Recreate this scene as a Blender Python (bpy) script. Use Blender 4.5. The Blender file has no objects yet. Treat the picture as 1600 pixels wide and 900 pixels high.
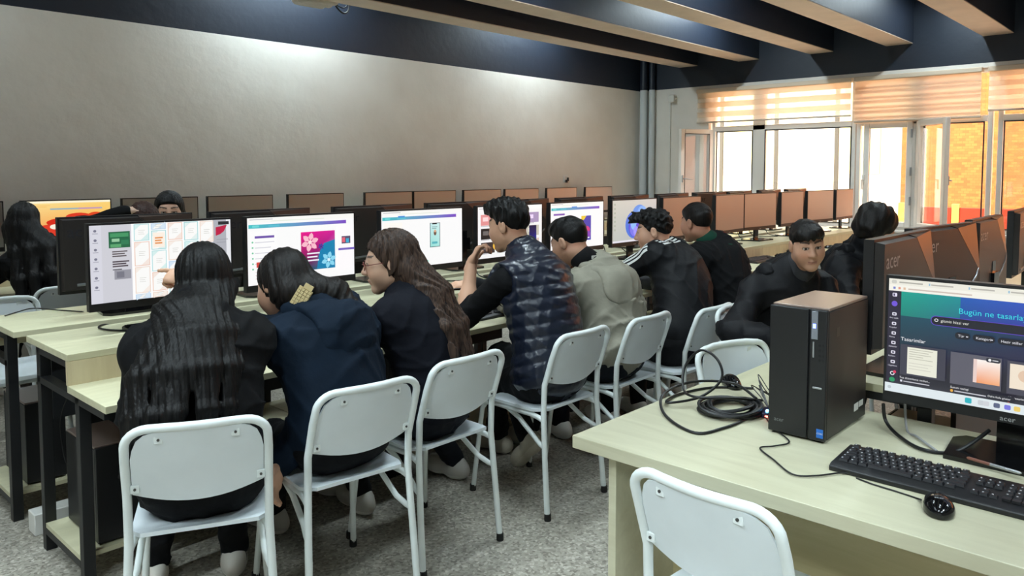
import bpy, bmesh, math, random
import numpy as np
from mathutils import Vector, Matrix
random.seed(7); rng = np.random.default_rng(7)
SC = bpy.context.scene
COL = SC.collection
PI = math.pi

# ------------------------------------------------------------------ colours and materials
def lin(c):
    return tuple(((v/255)/12.92 if v/255 <= .04045 else ((v/255+.055)/1.055)**2.4) for v in c[:3])
def rgba(c): return lin(c)+(1.0,)

class NT:
    def __init__(s, name):
        s.m = bpy.data.materials.new(name); s.m.use_nodes = True
        s.t = s.m.node_tree; s.n = s.t.nodes; s.l = s.t.links
        s.b = s.n['Principled BSDF']; s.out = s.n['Material Output']
    def node(s, typ, **kw):
        n = s.n.new(typ)
        for k, v in kw.items():
            if k in n.inputs: n.inputs[k].default_value = v
            else: setattr(n, k, v)
        return n
    def link(s, a, b): s.l.new(a, b)

def mat(name, c, rough=.5, metal=0, spec=.5, noise=0, nscale=30, bump=0, bscale=60, stretch=None, coat=0, sheen=0):
    q = NT(name); b = q.b
    b.inputs['Base Color'].default_value = rgba(c)
    b.inputs['Roughness'].default_value = rough
    b.inputs['Metallic'].default_value = metal
    b.inputs['Specular IOR Level'].default_value = spec
    b.inputs['Coat Weight'].default_value = coat
    b.inputs['Sheen Weight'].default_value = sheen
    if noise or bump:
        tc = q.node('ShaderNodeTexCoord'); mp = q.node('ShaderNodeMapping')
        q.link(tc.outputs['Object'], mp.inputs['Vector'])
        if stretch: mp.inputs['Scale'].default_value = stretch
    if noise:
        t = q.node('ShaderNodeTexNoise', Scale=nscale, Detail=4.0)
        q.link(mp.outputs[0], t.inputs['Vector'])
        r = q.node('ShaderNodeValToRGB')
        l = lin(c)
        r.color_ramp.elements[0].position = .3; r.color_ramp.elements[1].position = .7
        r.color_ramp.elements[0].color = tuple(v*(1-noise) for v in l)+(1,)
        r.color_ramp.elements[1].color = tuple(min(1, v*(1+noise)) for v in l)+(1,)
        q.link(t.outputs['Fac'], r.inputs[0]); q.link(r.outputs[0], b.inputs['Base Color'])
    if bump:
        t = q.node('ShaderNodeTexNoise', Scale=bscale, Detail=3.0)
        q.link(mp.outputs[0], t.inputs['Vector'])
        bp = q.node('ShaderNodeBump', Strength=bump, Distance=.01)
        q.link(t.outputs['Fac'], bp.inputs['Height']); q.link(bp.outputs[0], b.inputs['Normal'])
    return q.m

M = {}
M['chair_paint'] = mat('white_chair_paint', (226, 232, 230), .35, noise=.04, nscale=12)
M['chair_panel'] = mat('white_chair_plastic', (222, 229, 232), .4, noise=.03, nscale=8)
M['rubber'] = mat('black_rubber', (22, 22, 22), .7)
M['screw'] = mat('steel_screw', (90, 90, 88), .4, .8)
M['black'] = mat('black_plastic', (20, 20, 22), .42, bump=.05, bscale=400)
M['black_gloss'] = mat('glossy_black_plastic', (12, 12, 14), .12)
M['shell'] = mat('monitor_shell_plastic', (38, 34, 33), .36, bump=.08, bscale=500)
M['shell_corner'] = mat('window_lit_shell_corner', (74, 62, 56), .3, .5)  # window light on the slanted facet, put into a lighter copper shell colour
M['shell_line'] = mat('grey_shell_line', (120, 122, 124), .3, .5)
M['logo'] = mat('silver_logo', (190, 190, 190), .3, .3)
M['logo_dull'] = mat('dark_gloss_logo', (48, 48, 52), .2)
M['off'] = mat('unlit_screen', (34, 30, 30), .45, spec=1.0); M['off'].node_tree.nodes['Principled BSDF'].inputs['IOR'].default_value = 2.7
M['steel'] = mat('black_painted_steel', (18, 19, 21), .45)
M['cable'] = mat('black_cable', (14, 14, 15), .45)
M['white_plastic'] = mat('white_plastic', (225, 224, 218), .4)
M['grey_cable'] = mat('grey_cable', (150, 150, 150), .5)
M['key'] = mat('black_keycap', (26, 26, 30), .5)
M['legend'] = mat('white_key_legend', (190, 190, 195), .5)
M['alu'] = mat('brushed_silver', (170, 172, 175), .35, .7)
M['sticker'] = mat('blue_sticker', (20, 96, 180), .4)
M['label_w'] = mat('white_label', (200, 200, 196), .6)
M['pvc'] = mat('white_pvc_frame', (232, 226, 218), .4)
M['gasket'] = mat('dark_gasket', (60, 56, 52), .6)
M['tower_top'] = mat('tower_lid_reflection', (150, 130, 120), .28, .3, spec=1)  # peach reflection of the windows painted into the lid colour
M['led_bezel'] = mat('silver_bezel', (150, 155, 165), .25, .6)

def wood(name, c1, c2, axis=0):
    q = NT(name)
    tc = q.node('ShaderNodeTexCoord'); mp = q.node('ShaderNodeMapping')
    sc = [14, 14, 14]; sc[axis] = 1.6; mp.inputs['Scale'].default_value = sc
    q.link(tc.outputs['Object'], mp.inputs['Vector'])
    t = q.node('ShaderNodeTexNoise', Scale=1.6, Detail=6.0, Roughness=.6, Distortion=.6)
    q.link(mp.outputs[0], t.inputs['Vector'])
    r = q.node('ShaderNodeValToRGB')
    r.color_ramp.elements[0].position = .32; r.color_ramp.elements[1].position = .68
    r.color_ramp.elements[0].color = rgba(c1); r.color_ramp.elements[1].color = rgba(c2)
    q.link(t.outputs['Fac'], r.inputs[0]); q.link(r.outputs[0], q.b.inputs['Base Color'])
    q.b.inputs['Roughness'].default_value = .38
    return q.m
M['wood'] = wood('pale_maple_laminate', (196, 191, 158), (210, 205, 172), 0)
M['wood_v'] = wood('upright_maple_laminate', (200, 184, 148), (214, 200, 164), 2)
M['wood_t'] = wood('teacher_desk_laminate', (184, 179, 152), (197, 193, 166), 1)
M['wood_panel'] = wood('teacher_desk_panel_laminate', (176, 164, 122), (190, 178, 136), 1)

def attr_mat(name, rough=.5, emit=0, spec=.5, sss=0, bump=0):
    q = NT(name)
    a = q.node('ShaderNodeAttribute', attribute_name='Col')
    if emit:
        q.b.inputs['Base Color'].default_value = (.01, .01, .01, 1)
        q.link(a.outputs['Color'], q.b.inputs['Emission Color'])
        q.b.inputs['Emission Strength'].default_value = emit
    else:
        q.link(a.outputs['Color'], q.b.inputs['Base Color'])
    q.b.inputs['Roughness'].default_value = rough
    q.b.inputs['Specular IOR Level'].default_value = spec
    if sss:
        q.b.inputs['Subsurface Weight'].default_value = sss
        q.b.inputs['Subsurface Radius'].default_value = (.02, .008, .005)
        q.b.inputs['Subsurface Scale'].default_value = .3
    if bump:
        tc = q.node('ShaderNodeTexCoord'); t = q.node('ShaderNodeTexNoise', Scale=180.0)
        q.link(tc.outputs['Object'], t.inputs['Vector'])
        bp = q.node('ShaderNodeBump', Strength=bump, Distance=.004)
        q.link(t.outputs['Fac'], bp.inputs['Height']); q.link(bp.outputs[0], q.b.inputs['Normal'])
    return q.m
M['screen'] = attr_mat('lit_screen', .3, emit=1.0)
M['skin'] = attr_mat('skin', .5, spec=.35, bump=.05)
M['shoe'] = attr_mat('shoe_leather', .55)

def hair_mat(name, c, c2):
    q = NT(name)
    tc = q.node('ShaderNodeTexCoord'); mp = q.node('ShaderNodeMapping')
    mp.inputs['Scale'].default_value = (1, 1, .06)
    q.link(tc.outputs['Object'], mp.inputs['Vector'])
    t = q.node('ShaderNodeTexNoise', Scale=150.0, Detail=3.0)
    q.link(mp.outputs[0], t.inputs['Vector'])
    r = q.node('ShaderNodeValToRGB')
    r.color_ramp.elements[0].position = .35; r.color_ramp.elements[1].position = .7
    r.color_ramp.elements[0].color = rgba(c); r.color_ramp.elements[1].color = rgba(c2)
    q.link(t.outputs['Fac'], r.inputs[0]); q.link(r.outputs[0], q.b.inputs['Base Color'])
    bp = q.node('ShaderNodeBump', Strength=.5, Distance=.006)
    q.link(t.outputs['Fac'], bp.inputs['Height']); q.link(bp.outputs[0], q.b.inputs['Normal'])
    q.b.inputs['Roughness'].default_value = .5
    q.b.inputs['Specular IOR Level'].default_value = .22
    return q.m
M['hair_black'] = hair_mat('black_hair', (9, 8, 8), (19, 17, 16))
M['hair_brown'] = hair_mat('wavy_brown_hair', (38, 28, 24), (84, 65, 54))
M['hair_dark'] = hair_mat('dark_brown_hair', (15, 13, 12), (32, 27, 24))
M['hair_red'] = hair_mat('reddish_brown_hair', (42, 26, 22), (74, 48, 40))

# ------------------------------------------------------------------ mesh builder
class MB:
    def __init__(s): s.v = []; s.f = []; s.mi = []; s.c = None
    def add(s, v, f, mi=0):
        o = len(s.v); s.v += [tuple(p) for p in v]
        s.f += [tuple(i+o for i in q) for q in f]; s.mi += [mi]*len(f); return s
    def box(s, x0, y0, z0, x1, y1, z1, mi=0, T=None):
        x0, x1 = min(x0, x1), max(x0, x1); y0, y1 = min(y0, y1), max(y0, y1); z0, z1 = min(z0, z1), max(z0, z1)
        v = [(x0, y0, z0), (x1, y0, z0), (x1, y1, z0), (x0, y1, z0), (x0, y0, z1), (x1, y0, z1), (x1, y1, z1), (x0, y1, z1)]
        if T is not None: v = [tuple(T @ Vector(p)) for p in v]
        return s.add(v, [(0, 3, 2, 1), (4, 5, 6, 7), (0, 1, 5, 4), (1, 2, 6, 5), (2, 3, 7, 6), (3, 0, 4, 7)], mi)
    def tube(s, pts, r, n=10, closed=False, mi=0, flat=1.0):
        P = [Vector(p) for p in pts]; k = len(P)
        R = r if isinstance(r, (list, tuple)) else [r]*k
        T = []
        for i in range(k):
            a = P[(i-1) % k] if (closed or i > 0) else P[i]
            b = P[(i+1) % k] if (closed or i < k-1) else P[i]
            T.append((b-a).normalized())
        up = Vector((0, 0, 1)) if abs(T[0].z) < .9 else Vector((1, 0, 0))
        nrm = (up - T[0]*up.dot(T[0])).normalized(); v = []
        for i in range(k):
            nrm = (nrm - T[i]*nrm.dot(T[i])).normalized(); bi = T[i].cross(nrm)
            for j in range(n):
                a = 2*PI*j/n
                v.append(P[i]+(nrm*math.cos(a)+bi*math.sin(a)*flat)*R[i])
        f = []
        for i in range(k if closed else k-1):
            i2 = (i+1) % k
            for j in range(n):
                j2 = (j+1) % n
                f.append((i*n+j, i*n+j2, i2*n+j2, i2*n+j))
        if not closed:
            f.append(tuple(range(n-1, -1, -1))); f.append(tuple((k-1)*n+j for j in range(n)))
        return s.add(v, f, mi)
    def prism(s, poly, lo, hi, mi=0, fn=None):
        n = len(poly); fn = fn or (lambda a, b, h: (a, b, h))
        v = [fn(a, b, lo) for a, b in poly]+[fn(a, b, hi) for a, b in poly]
        f = [tuple(range(n-1, -1, -1)), tuple(range(n, 2*n))]
        f += [(i, (i+1) % n, n+(i+1) % n, n+i) for i in range(n)]
        return s.add(v, f, mi)
    def sheet(s, rows, th=None, mi=0):
        """closed slab from a grid of points; th is the offset vector of its other side"""
        R, C = len(rows), len(rows[0]); v = [Vector(p) for r in rows for p in r]
        f = [(i*C+j, i*C+j+1, (i+1)*C+j+1, (i+1)*C+j) for i in range(R-1) for j in range(C-1)]
        if th is not None:
            t = Vector(th); m = len(v); v += [p+t for p in v]
            f += [tuple(m+q for q in reversed(a)) for a in f]
            e = [(0, j, 0, j+1) for j in range(C-1)]+[(R-1, j+1, R-1, j) for j in range(C-1)]
            e += [(i+1, 0, i, 0) for i in range(R-1)]+[(i, C-1, i+1, C-1) for i in range(R-1)]
            for a, b, c, d in e:
                p, q = a*C+b, c*C+d; f.append((q, p, p+m, q+m))
        return s.add(v, f, mi)
    def lathe(s, prof, n=20, c=(0, 0, 0), mi=0):
        v = []
        for r, z in prof:
            for j in range(n):
                a = 2*PI*j/n; v.append((c[0]+r*math.cos(a), c[1]+r*math.sin(a), c[2]+z))
        k = len(prof); f = []
        for i in range(k-1):
            for j in range(n):
                j2 = (j+1) % n; f.append((i*n+j, i*n+j2, (i+1)*n+j2, (i+1)*n+j))
        f.append(tuple(range(n-1, -1, -1))); f.append(tuple((k-1)*n+j for j in range(n)))
        return s.add(v, f, mi)
    def text(s, txt, size, fn, mi=0):
        v, f = text_mesh(txt, size)
        return s.add([fn(a, b) for a, b in v], f, mi)
    def mesh(s, name, mats, fix=True, angle=38):
        me = bpy.data.meshes.new(name)
        me.from_pydata([tuple(p) for p in s.v], [], s.f)
        for m in mats: me.materials.append(m)
        me.polygons.foreach_set('material_index', s.mi)
        if fix:
            b = bmesh.new(); b.from_mesh(me); bmesh.ops.recalc_face_normals(b, faces=b.faces); b.to_mesh(me); b.free()
        me.polygons.foreach_set('use_smooth', [True]*len(me.polygons))
        me.set_sharp_from_angle(angle=math.radians(angle)); me.update()
        return me
    def build(s, name, mats, parent=None, bevel=0, loc=None, fix=True, seg=2):
        if not isinstance(mats, (list, tuple)): mats = [mats]
        o = bpy.data.objects.new(name, s.mesh(name, mats, fix)); COL.objects.link(o)
        if parent: o.parent = parent
        if loc: o.location = loc
        if bevel:
            m = o.modifiers.new('edge', 'BEVEL'); m.width = bevel; m.segments = seg; m.limit_method = 'ANGLE'; m.angle_limit = math.radians(40)
        return o

_txt = {}
def text_mesh(txt, size):
    if (txt, size) in _txt: return _txt[(txt, size)]
    c = bpy.data.curves.new('lettering', 'FONT'); c.body = txt; c.size = size; c.resolution_u = 2
    o = bpy.data.objects.new('lettering', c); COL.objects.link(o)
    dg = bpy.context.evaluated_depsgraph_get()
    me = bpy.data.meshes.new_from_object(o.evaluated_get(dg))
    v = [(p.co.x, p.co.y) for p in me.vertices]; f = [tuple(p.vertices) for p in me.polygons]
    bpy.data.objects.remove(o); bpy.data.curves.remove(c); bpy.data.meshes.remove(me)
    _txt[(txt, size)] = (v, f); return v, f

def tag(o, label=None, cat=None, group=None, kind=None):
    if label: o['label'] = label
    if cat: o['category'] = cat
    if group: o['group'] = group
    if kind: o['kind'] = kind
    return o
def thing(name, label, cat, loc=(0, 0, 0), rz=0, group=None):
    o = bpy.data.objects.new(name, None); o.empty_display_size = .1; COL.objects.link(o)
    o.location = loc; o.rotation_euler = (0, 0, rz); return tag(o, label, cat, group)
def dup(o, parent=None):
    c = o.copy(); COL.objects.link(c)
    if parent is not None: c.parent = parent
    for ch in list(o.children): dup(ch, c)
    return c
def place(proto, used, loc, rz, label, group=None):
    o = proto if not used else dup(proto)
    used.append(o); o.location = loc; o.rotation_euler = (0, 0, rz); o['label'] = label
    if group: o['group'] = group
    return o
def struct(o): o['kind'] = 'structure'; return o
ORD = ['first', 'second', 'third', 'fourth', 'fifth', 'sixth', 'seventh', 'eighth', 'ninth', 'tenth', 'eleventh', 'twelfth', 'thirteenth']

# ------------------------------------------------------------------ implicit surfaces for people
def V3(*a): return np.array(a, float)
def unit(v): v = np.asarray(v, float); return v/np.linalg.norm(v)
class Field:
    def __init__(s, h): s.h = h; s.p = []; s.post = []
    def cone(s, a, b, ra, rb, k=.02, op=1):
        a = np.asarray(a, float); b = np.asarray(b, float); r = max(ra, rb)
        s.p.append(('c', a, b, ra, rb, k, op, np.minimum(a, b)-r, np.maximum(a, b)+r)); return s
    def ell(s, c, r, R=None, k=.02, op=1):
        c = np.asarray(c, float); r = np.asarray(r, float); R = np.eye(3) if R is None else R
        e = np.sqrt(((R*r)**2).sum(1))
        s.p.append(('e', c, r, R, 0, k, op, c-e, c+e)); return s
    def mesh(s):
        h = s.h; pos = [q for q in s.p if q[6] > 0]
        lo = np.min([q[7] for q in pos], 0)-4*h-.012; hi = np.max([q[8] for q in pos], 0)+4*h+.012
        n = np.ceil((hi-lo)/h).astype(int)+1
        phi = np.full(n, .06, np.float32)
        ax = [lo[i]+h*np.arange(n[i]) for i in range(3)]
        for q in s.p:
            m = q[5]+.04
            i0 = np.clip(np.floor((q[7]-m-lo)/h).astype(int), 0, n); i1 = np.clip(np.ceil((q[8]+m-lo)/h).astype(int)+1, 0, n)
            if (i1 <= i0).any(): continue
            sl = tuple(slice(a, b) for a, b in zip(i0, i1))
            X, Y, Z = np.meshgrid(*[ax[i][sl[i]] for i in range(3)], indexing='ij')
            if q[0] == 'c':
                a, b, ra, rb = q[1:5]; d = b-a; L = max(d@d, 1e-9)
                t = np.clip(((X-a[0])*d[0]+(Y-a[1])*d[1]+(Z-a[2])*d[2])/L, 0, 1)
                D = np.sqrt((X-a[0]-t*d[0])**2+(Y-a[1]-t*d[1])**2+(Z-a[2]-t*d[2])**2)-(ra+t*(rb-ra))
            else:
                c, r, R = q[1:4]; P = np.stack([X-c[0], Y-c[1], Z-c[2]], -1) @ R
                k0 = np.sqrt(((P/r)**2).sum(-1)); k1 = np.sqrt(((P/(r*r))**2).sum(-1))+1e-9
                D = k0*(k0-1)/k1
            A = phi[sl]; k = q[5]
            if q[6] > 0:
                g = np.maximum(k-np.abs(A-D), 0)/k; phi[sl] = np.minimum(A, D)-g*g*k*.25
            else:
                D = -D; g = np.maximum(k-np.abs(A-D), 0)/k; phi[sl] = np.maximum(A, D)+g*g*k*.25
        if s.post:
            near = np.abs(phi) < .055; I = np.argwhere(near); P = lo+h*I; val = phi[near].astype(float)
            for fn in s.post: val = fn(P, val)
            phi[near] = val
        return nets(phi, lo, h)
E8 = [(0, 0, 0), (1, 0, 0), (0, 1, 0), (1, 1, 0), (0, 0, 1), (1, 0, 1), (0, 1, 1), (1, 1, 1)]
E12 = [(a, b) for a in range(8) for b in range(a+1, 8) if sum(x != y for x, y in zip(E8[a], E8[b])) == 1]
def nets(phi, lo, h):
    sg = phi < 0; nx, ny, nz = phi.shape
    cnt = np.zeros((nx-1, ny-1, nz-1), np.int8)
    for i, j, k in E8: cnt += sg[i:nx-1+i, j:ny-1+j, k:nz-1+k]
    act = (cnt > 0) & (cnt < 8); ci = np.argwhere(act)
    idx = np.full(act.shape, -1, np.int64); idx[act] = np.arange(len(ci))
    acc = np.zeros((len(ci), 3)); num = np.zeros(len(ci))
    vals = [phi[ci[:, 0]+i, ci[:, 1]+j, ci[:, 2]+k].astype(float) for i, j, k in E8]
    for a, b in E12:
        va, vb = vals[a], vals[b]; m = (va < 0) != (vb < 0)
        t = va[m]/(va[m]-vb[m]); A = np.array(E8[a], float); B = np.array(E8[b], float)
        acc[m] += A+t[:, None]*(B-A); num[m] += 1
    v = lo+h*(ci+acc/num[:, None]); F = []
    for axn in range(3):
        d = [0, 0, 0]; d[axn] = 1; u, w = (axn+1) % 3, (axn+2) % 3
        A = sg[:nx-d[0], :ny-d[1], :nz-d[2]]; B = sg[d[0]:, d[1]:, d[2]:]
        e = np.argwhere(A != B); e = e[(e[:, u] > 0) & (e[:, w] > 0)]
        ok = (e[:, 0] < nx-1) & (e[:, 1] < ny-1) & (e[:, 2] < nz-1); e = e[ok]
        du = np.zeros(3, int); du[u] = 1; dw = np.zeros(3, int); dw[w] = 1
        g = lambda q: idx[q[:, 0], q[:, 1], q[:, 2]]
        Q = np.stack([g(e-du-dw), g(e-dw), g(e), g(e-du)], 1)
        fl = ~sg[e[:, 0], e[:, 1], e[:, 2]]; Q[fl] = Q[fl][:, ::-1]
        F.append(Q)
    return v, np.concatenate(F)
def np_obj(name, parts, m, parent, base, cols=None):
    vs = []; fs = []; o = 0
    for v, f in parts: vs.append(v); fs.append(f+o); o += len(v)
    v = np.concatenate(vs)-np.asarray(base); f = np.concatenate(fs)
    me = bpy.data.meshes.new(name); me.vertices.add(len(v)); me.vertices.foreach_set('co', v.astype(np.float32).ravel())
    me.loops.add(f.size); me.loops.foreach_set('vertex_index', f.astype(np.int32).ravel())
    me.polygons.add(len(f)); me.polygons.foreach_set('loop_start', np.arange(0, f.size, 4, dtype=np.int32))
    me.polygons.foreach_set('use_smooth', np.ones(len(f), bool))
    me.update(calc_edges=True)
    if cols is not None:
        a = me.color_attributes.new('Col', 'FLOAT_COLOR', 'POINT')
        a.data.foreach_set('color', np.concatenate([cols, np.ones((len(cols), 1))], 1).astype(np.float32).ravel())
    me.materials.append(m)
    ob = bpy.data.objects.new(name, me); COL.objects.link(ob); ob.parent = parent; return ob
# ------------------------------------------------------------------ the room
XE, YW, XB, YR, ZC = 9.917, 6.55, -4.0, -4.6, 3.62     # far wall, left wall, back wall, right wall, ceiling
ZP = 2.705                                             # height where the dark paint begins
def wall_mat():
    q = NT('two_tone_wall_paint')
    g = q.node('ShaderNodeNewGeometry'); sp = q.node('ShaderNodeSeparateXYZ'); q.link(g.outputs['Position'], sp.inputs[0])
    c = q.node('ShaderNodeMath', operation='GREATER_THAN'); q.link(sp.outputs['Z'], c.inputs[0]); c.inputs[1].default_value = ZP
    t = q.node('ShaderNodeTexNoise', Scale=2.5, Detail=5.0); q.link(g.outputs['Position'], t.inputs['Vector'])
    r = q.node('ShaderNodeValToRGB'); r.color_ramp.elements[0].position = .35; r.color_ramp.elements[1].position = .7
    r.color_ramp.elements[0].color = rgba((226, 222, 214)); r.color_ramp.elements[1].color = rgba((234, 231, 224))
    q.link(t.outputs['Fac'], r.inputs[0])
    mx = q.node('ShaderNodeMix', data_type='RGBA'); q.link(c.outputs[0], mx.inputs[0])
    q.link(r.outputs[0], mx.inputs[6]); mx.inputs[7].default_value = rgba((33, 41, 54))
    q.link(mx.outputs[2], q.b.inputs['Base Color']); q.b.inputs['Roughness'].default_value = .5
    t2 = q.node('ShaderNodeTexNoise', Scale=9.0, Detail=6.0); q.link(g.outputs['Position'], t2.inputs['Vector'])
    bp = q.node('ShaderNodeBump', Strength=.22, Distance=.02); q.link(t2.outputs['Fac'], bp.inputs['Height']); q.link(bp.outputs[0], q.b.inputs['Normal'])
    return q.m
M['wall'] = wall_mat()
M['dark_paint'] = mat('dark_navy_paint', (32, 40, 54), .45, bump=.15, bscale=12)
M['beam_under'] = mat('beam_underside_paint', (208, 190, 174), .55, noise=.06, nscale=5)
def floor_mat():
    q = NT('speckled_grey_floor')
    tc = q.node('ShaderNodeTexCoord')
    v = q.node('ShaderNodeTexVoronoi', Scale=95.0); q.link(tc.outputs['Object'], v.inputs['Vector'])
    sp = q.node('ShaderNodeSeparateColor'); q.link(v.outputs['Color'], sp.inputs[0])
    r = q.node('ShaderNodeValToRGB'); e = r.color_ramp.elements
    e[0].position = 0; e[0].color = rgba((122, 116, 105)); e[1].position = 1; e[1].color = rgba((200, 194, 182))
    x = e.new(.35); x.color = rgba((158, 152, 140)); x = e.new(.8); x.color = rgba((173, 167, 154))
    q.link(sp.outputs[0], r.inputs[0])
    t = q.node('ShaderNodeTexNoise', Scale=1.3, Detail=4.0); q.link(tc.outputs['Object'], t.inputs['Vector'])
    mx = q.node('ShaderNodeMix', data_type='RGBA', blend_type='MULTIPLY'); mx.inputs[0].default_value = .35
    q.link(r.outputs[0], mx.inputs[6]); q.link(t.outputs['Color'], mx.inputs[7])
    rr = q.node('ShaderNodeValToRGB'); rr.color_ramp.elements[0].color = (.6, .6, .6, 1); rr.color_ramp.elements[1].color = (1, 1, 1, 1)
    q.link(t.outputs['Fac'], rr.inputs[0]); q.link(rr.outputs[0], mx.inputs[7])
    q.link(mx.outputs[2], q.b.inputs['Base Color']); q.b.inputs['Roughness'].default_value = .5
    return q.m
M['floor'] = floor_mat()
struct(MB().box(XB-.2, YR-.2, -.2, XE+.2, YW+.2, 0).build('floor', M['floor']))
struct(MB().box(XB-.2, YR-.2, ZC, XE+.2, YW+.2, ZC+.2).build('ceiling', M['dark_paint']))
struct(MB().box(XB-.2, YW, 0, XE+.2, YW+.2, ZC).build('wall_left', M['wall']))
struct(MB().box(XB-.2, YR-.2, 0, XE+.2, YR, ZC).build('wall_right', M['wall']))
struct(MB().box(XB-.2, YR, 0, XB, YW, ZC).build('wall_back', M['wall']))
# far wall with its window openings: bays (y0, y1) between posts, sill height z0, head 2.64
BAYS = [(1.90+1.55*0, 5.56)]
wf = MB()
ZS, ZH = .80, 2.655
wf.box(XE, 5.40, 0, XE+.2, YW, ZC)                       # solid corner piece
wf.box(XE, YR, ZH, XE+.2, 5.40, ZC)                      # dark lintel band
wf.box(XE, YR, 0, XE+.2, 5.40, ZS)                       # low wall under the windows
wf.box(XE, YR, ZS, XE+.2, -4.2, ZH)
struct(wf.build('wall_far', M['wall']))
struct(MB().box(XE-.07, -4.2, ZS-.03, XE+.01, 5.36, ZS).build('trim_1', M['pvc'], bevel=.006))

# downstand beams running towards the window wall
for i, y in enumerate([5.585, 4.667, 3.685, 2.764, 1.755, .78, -.2, -1.2, -2.2, -3.2]):
    b = MB().box(XB, y, 3.008, XE, y+.30, ZC).box(XB, y+.003, 3.0, XE, y+.297, 3.0085, 1)
    o = struct(b.build('trim_%d' % (i+2), [M['dark_paint'], M['beam_under']])); o['label'] = 'dark ceiling beam with a pale underside'
# corner pipes
for y, r, nm in ((6.43, .055, 'corner_pipe'), (6.30, .045, 'corner_pipe')):
    x = 9.84 if y > 6.4 else 9.86
    p = MB().tube([(x, y, 0), (x, y, ZP)], r, 16)
    p.tube([(x, y, ZP), (x, y, ZC)], r, 16, mi=1)
    o = p.build(nm, [mat('pipe_white_%d' % int(y*100), (205, 212, 215), .35), M['dark_paint']])
    tag(o, 'thick white pipe right in the far left room corner' if y > 6.4 else 'thinner white pipe beside the corner pipe, nearer the windows', 'pipe')
o = MB().box(XE-.022, 6.005, 0, XE, 6.03, 2.5).build('cable_trunking', M['white_plastic'])
tag(o, 'slim white cable trunking running down from the wall camera', 'trunking')
# security camera
t = thing('security_camera', 'small white dome camera high on the wall left of the blinds', 'camera', (XE, 5.955, 2.575))
MB().box(-.02, -.05, -.05, 0, .05, .05).build('mount', M['white_plastic'], t, bevel=.008)
MB().lathe([(.045, 0), (.045, .02), (.04, .045), (.025, .06), (.005, .066)], 18).build('dome', M['white_plastic'], t).rotation_euler = (0, -PI/2, 0)
t.children[-1].location = (-.015, 0, -.005)
MB().lathe([(.016, 0), (.016, .012), (.002, .016)], 14).build('lens', M['black_gloss'], t).rotation_euler = (0, -PI/2-.5, .3)
t.children[-1].location = (-.068, .006, -.02)
# wall socket far along the left wall
t = thing('wall_socket', 'small white socket with plugs on the left wall above the desks', 'socket', (8.14, YW, 1.40))
MB().box(-.045, -.012, -.045, .045, 0, .045).build('plate', M['white_plastic'], t, bevel=.004)
MB().box(-.02, -.04, -.05, .0, -.01, -.01).box(.012, -.035, -.03, .03, -.01, .02).build('plug', M['black'], t, bevel=.003)

# windows: every unit is a frame with glass, built in its own wall opening
def glass_mat():
    q = NT('window_glass'); tr = q.node('ShaderNodeBsdfTransparent'); gl = q.node('ShaderNodeBsdfGlossy', Roughness=.02)
    mx = q.node('ShaderNodeMixShader', Fac=.07); q.link(tr.outputs[0], mx.inputs[1]); q.link(gl.outputs[0], mx.inputs[2])
    q.link(mx.outputs[0], q.out.inputs['Surface']); return q.m
M['glass'] = glass_mat()
def ring(b, y0, y1, z0, z1, w, x0, x1, mi=0):
    b.box(x0, y0, z0, x1, y0+w, z1, mi); b.box(x0, y1-w, z0, x1, y1, z1, mi)
    b.box(x0, y0+w, z0, x1, y1-w, z0+w, mi); b.box(x0, y0+w, z1-w, x1, y1-w, z1, mi)
XF0, XF1 = XE+.03, XE+.10
wn = [0]
def window(y0, y1, panes, trans=True):
    """outer frame y0..y1; panes are (ya, yb, glazed, sash) between mullions"""
    wn[0] += 1
    b = MB(); ring(b, y0, y1, ZS, ZH, .05, XF0, XF1)
    ys = sorted(panes)
    for a, c in zip(ys, ys[1:]): b.box(XF0, a[1], ZS+.05, XF1, c[0], ZH-.05)
    b.box(XF0, y0+.05, 2.06, XF1, y1-.05, 2.13)
    o = struct(b.build('window_%d' % wn[0], M['pvc'], bevel=.006))
    g = MB()
    for a in ys:
        if a[2]: g.box(XF0+.03, a[0], ZS+.05, XF0+.036, a[1], 2.06)
        g.box(XF0+.03, a[0], 2.13, XF0+.036, a[1], ZH-.05)
        e = MB(); ring(e, a[0]-.004, a[1]+.004, ZS+.05, 2.06, .014, XF0-.006, XF0+.004); e.build('gasket', M['gasket'], o)
    g.build('pane', M['glass'], o)
    return o
w1 = window(3.40, 5.36, [(4.75, 5.285, False, 0), (3.45, 4.575, True, 0)])
w2 = window(1.93, 3.39, [(2.80, 3.235, True, 1), (2.01, 2.62, False, 0)])
for k in range(3):
    y = 1.88-2.02*k
    window(y-1.95, y, [(y-.98, y-.06, True, 0), (y-1.89, y-1.05, True, 0)])
# sashes: the fixed door leaf ring and the two that stand open into the room
def sash(name, w, z0, z1, hinge, ang, parent, handle_z):
    b = MB(); ring(b, 0, w, z0, z1, .068, 0, .055)
    o = b.build(name, M['pvc'], parent, bevel=.008); o.location = hinge; o.rotation_euler = (0, 0, ang)
    MB().box(.025, .068, z0+.068, .031, w-.068, z1-.068).build('sash_pane', M['glass'], o)
    e = MB(); ring(e, .062, w-.062, z0+.062, z1-.062, .01, -.002, .002); e.build('sash_gasket', M['gasket'], o)
    h = MB().box(-.02, w-.05, handle_z-.05, 0, w-.02, handle_z+.05).tube([(-.02, w-.035, handle_z), (-.05, w-.035, handle_z), (-.055, w-.045, handle_z), (-.055, w-.16, handle_z-.01)], .009, 8)
    h.build('handle', M['alu'], o, bevel=.002)
    return o
sash('open_sash', .56, ZS+.03, 2.09, (XE+.02, 5.33, 0), math.radians(68), w1, 1.4)
o = sash('open_sash', .60, ZS+.03, 2.10, (XE+.02, 2.66, 0), math.radians(134), w2, 1.40)
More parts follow.
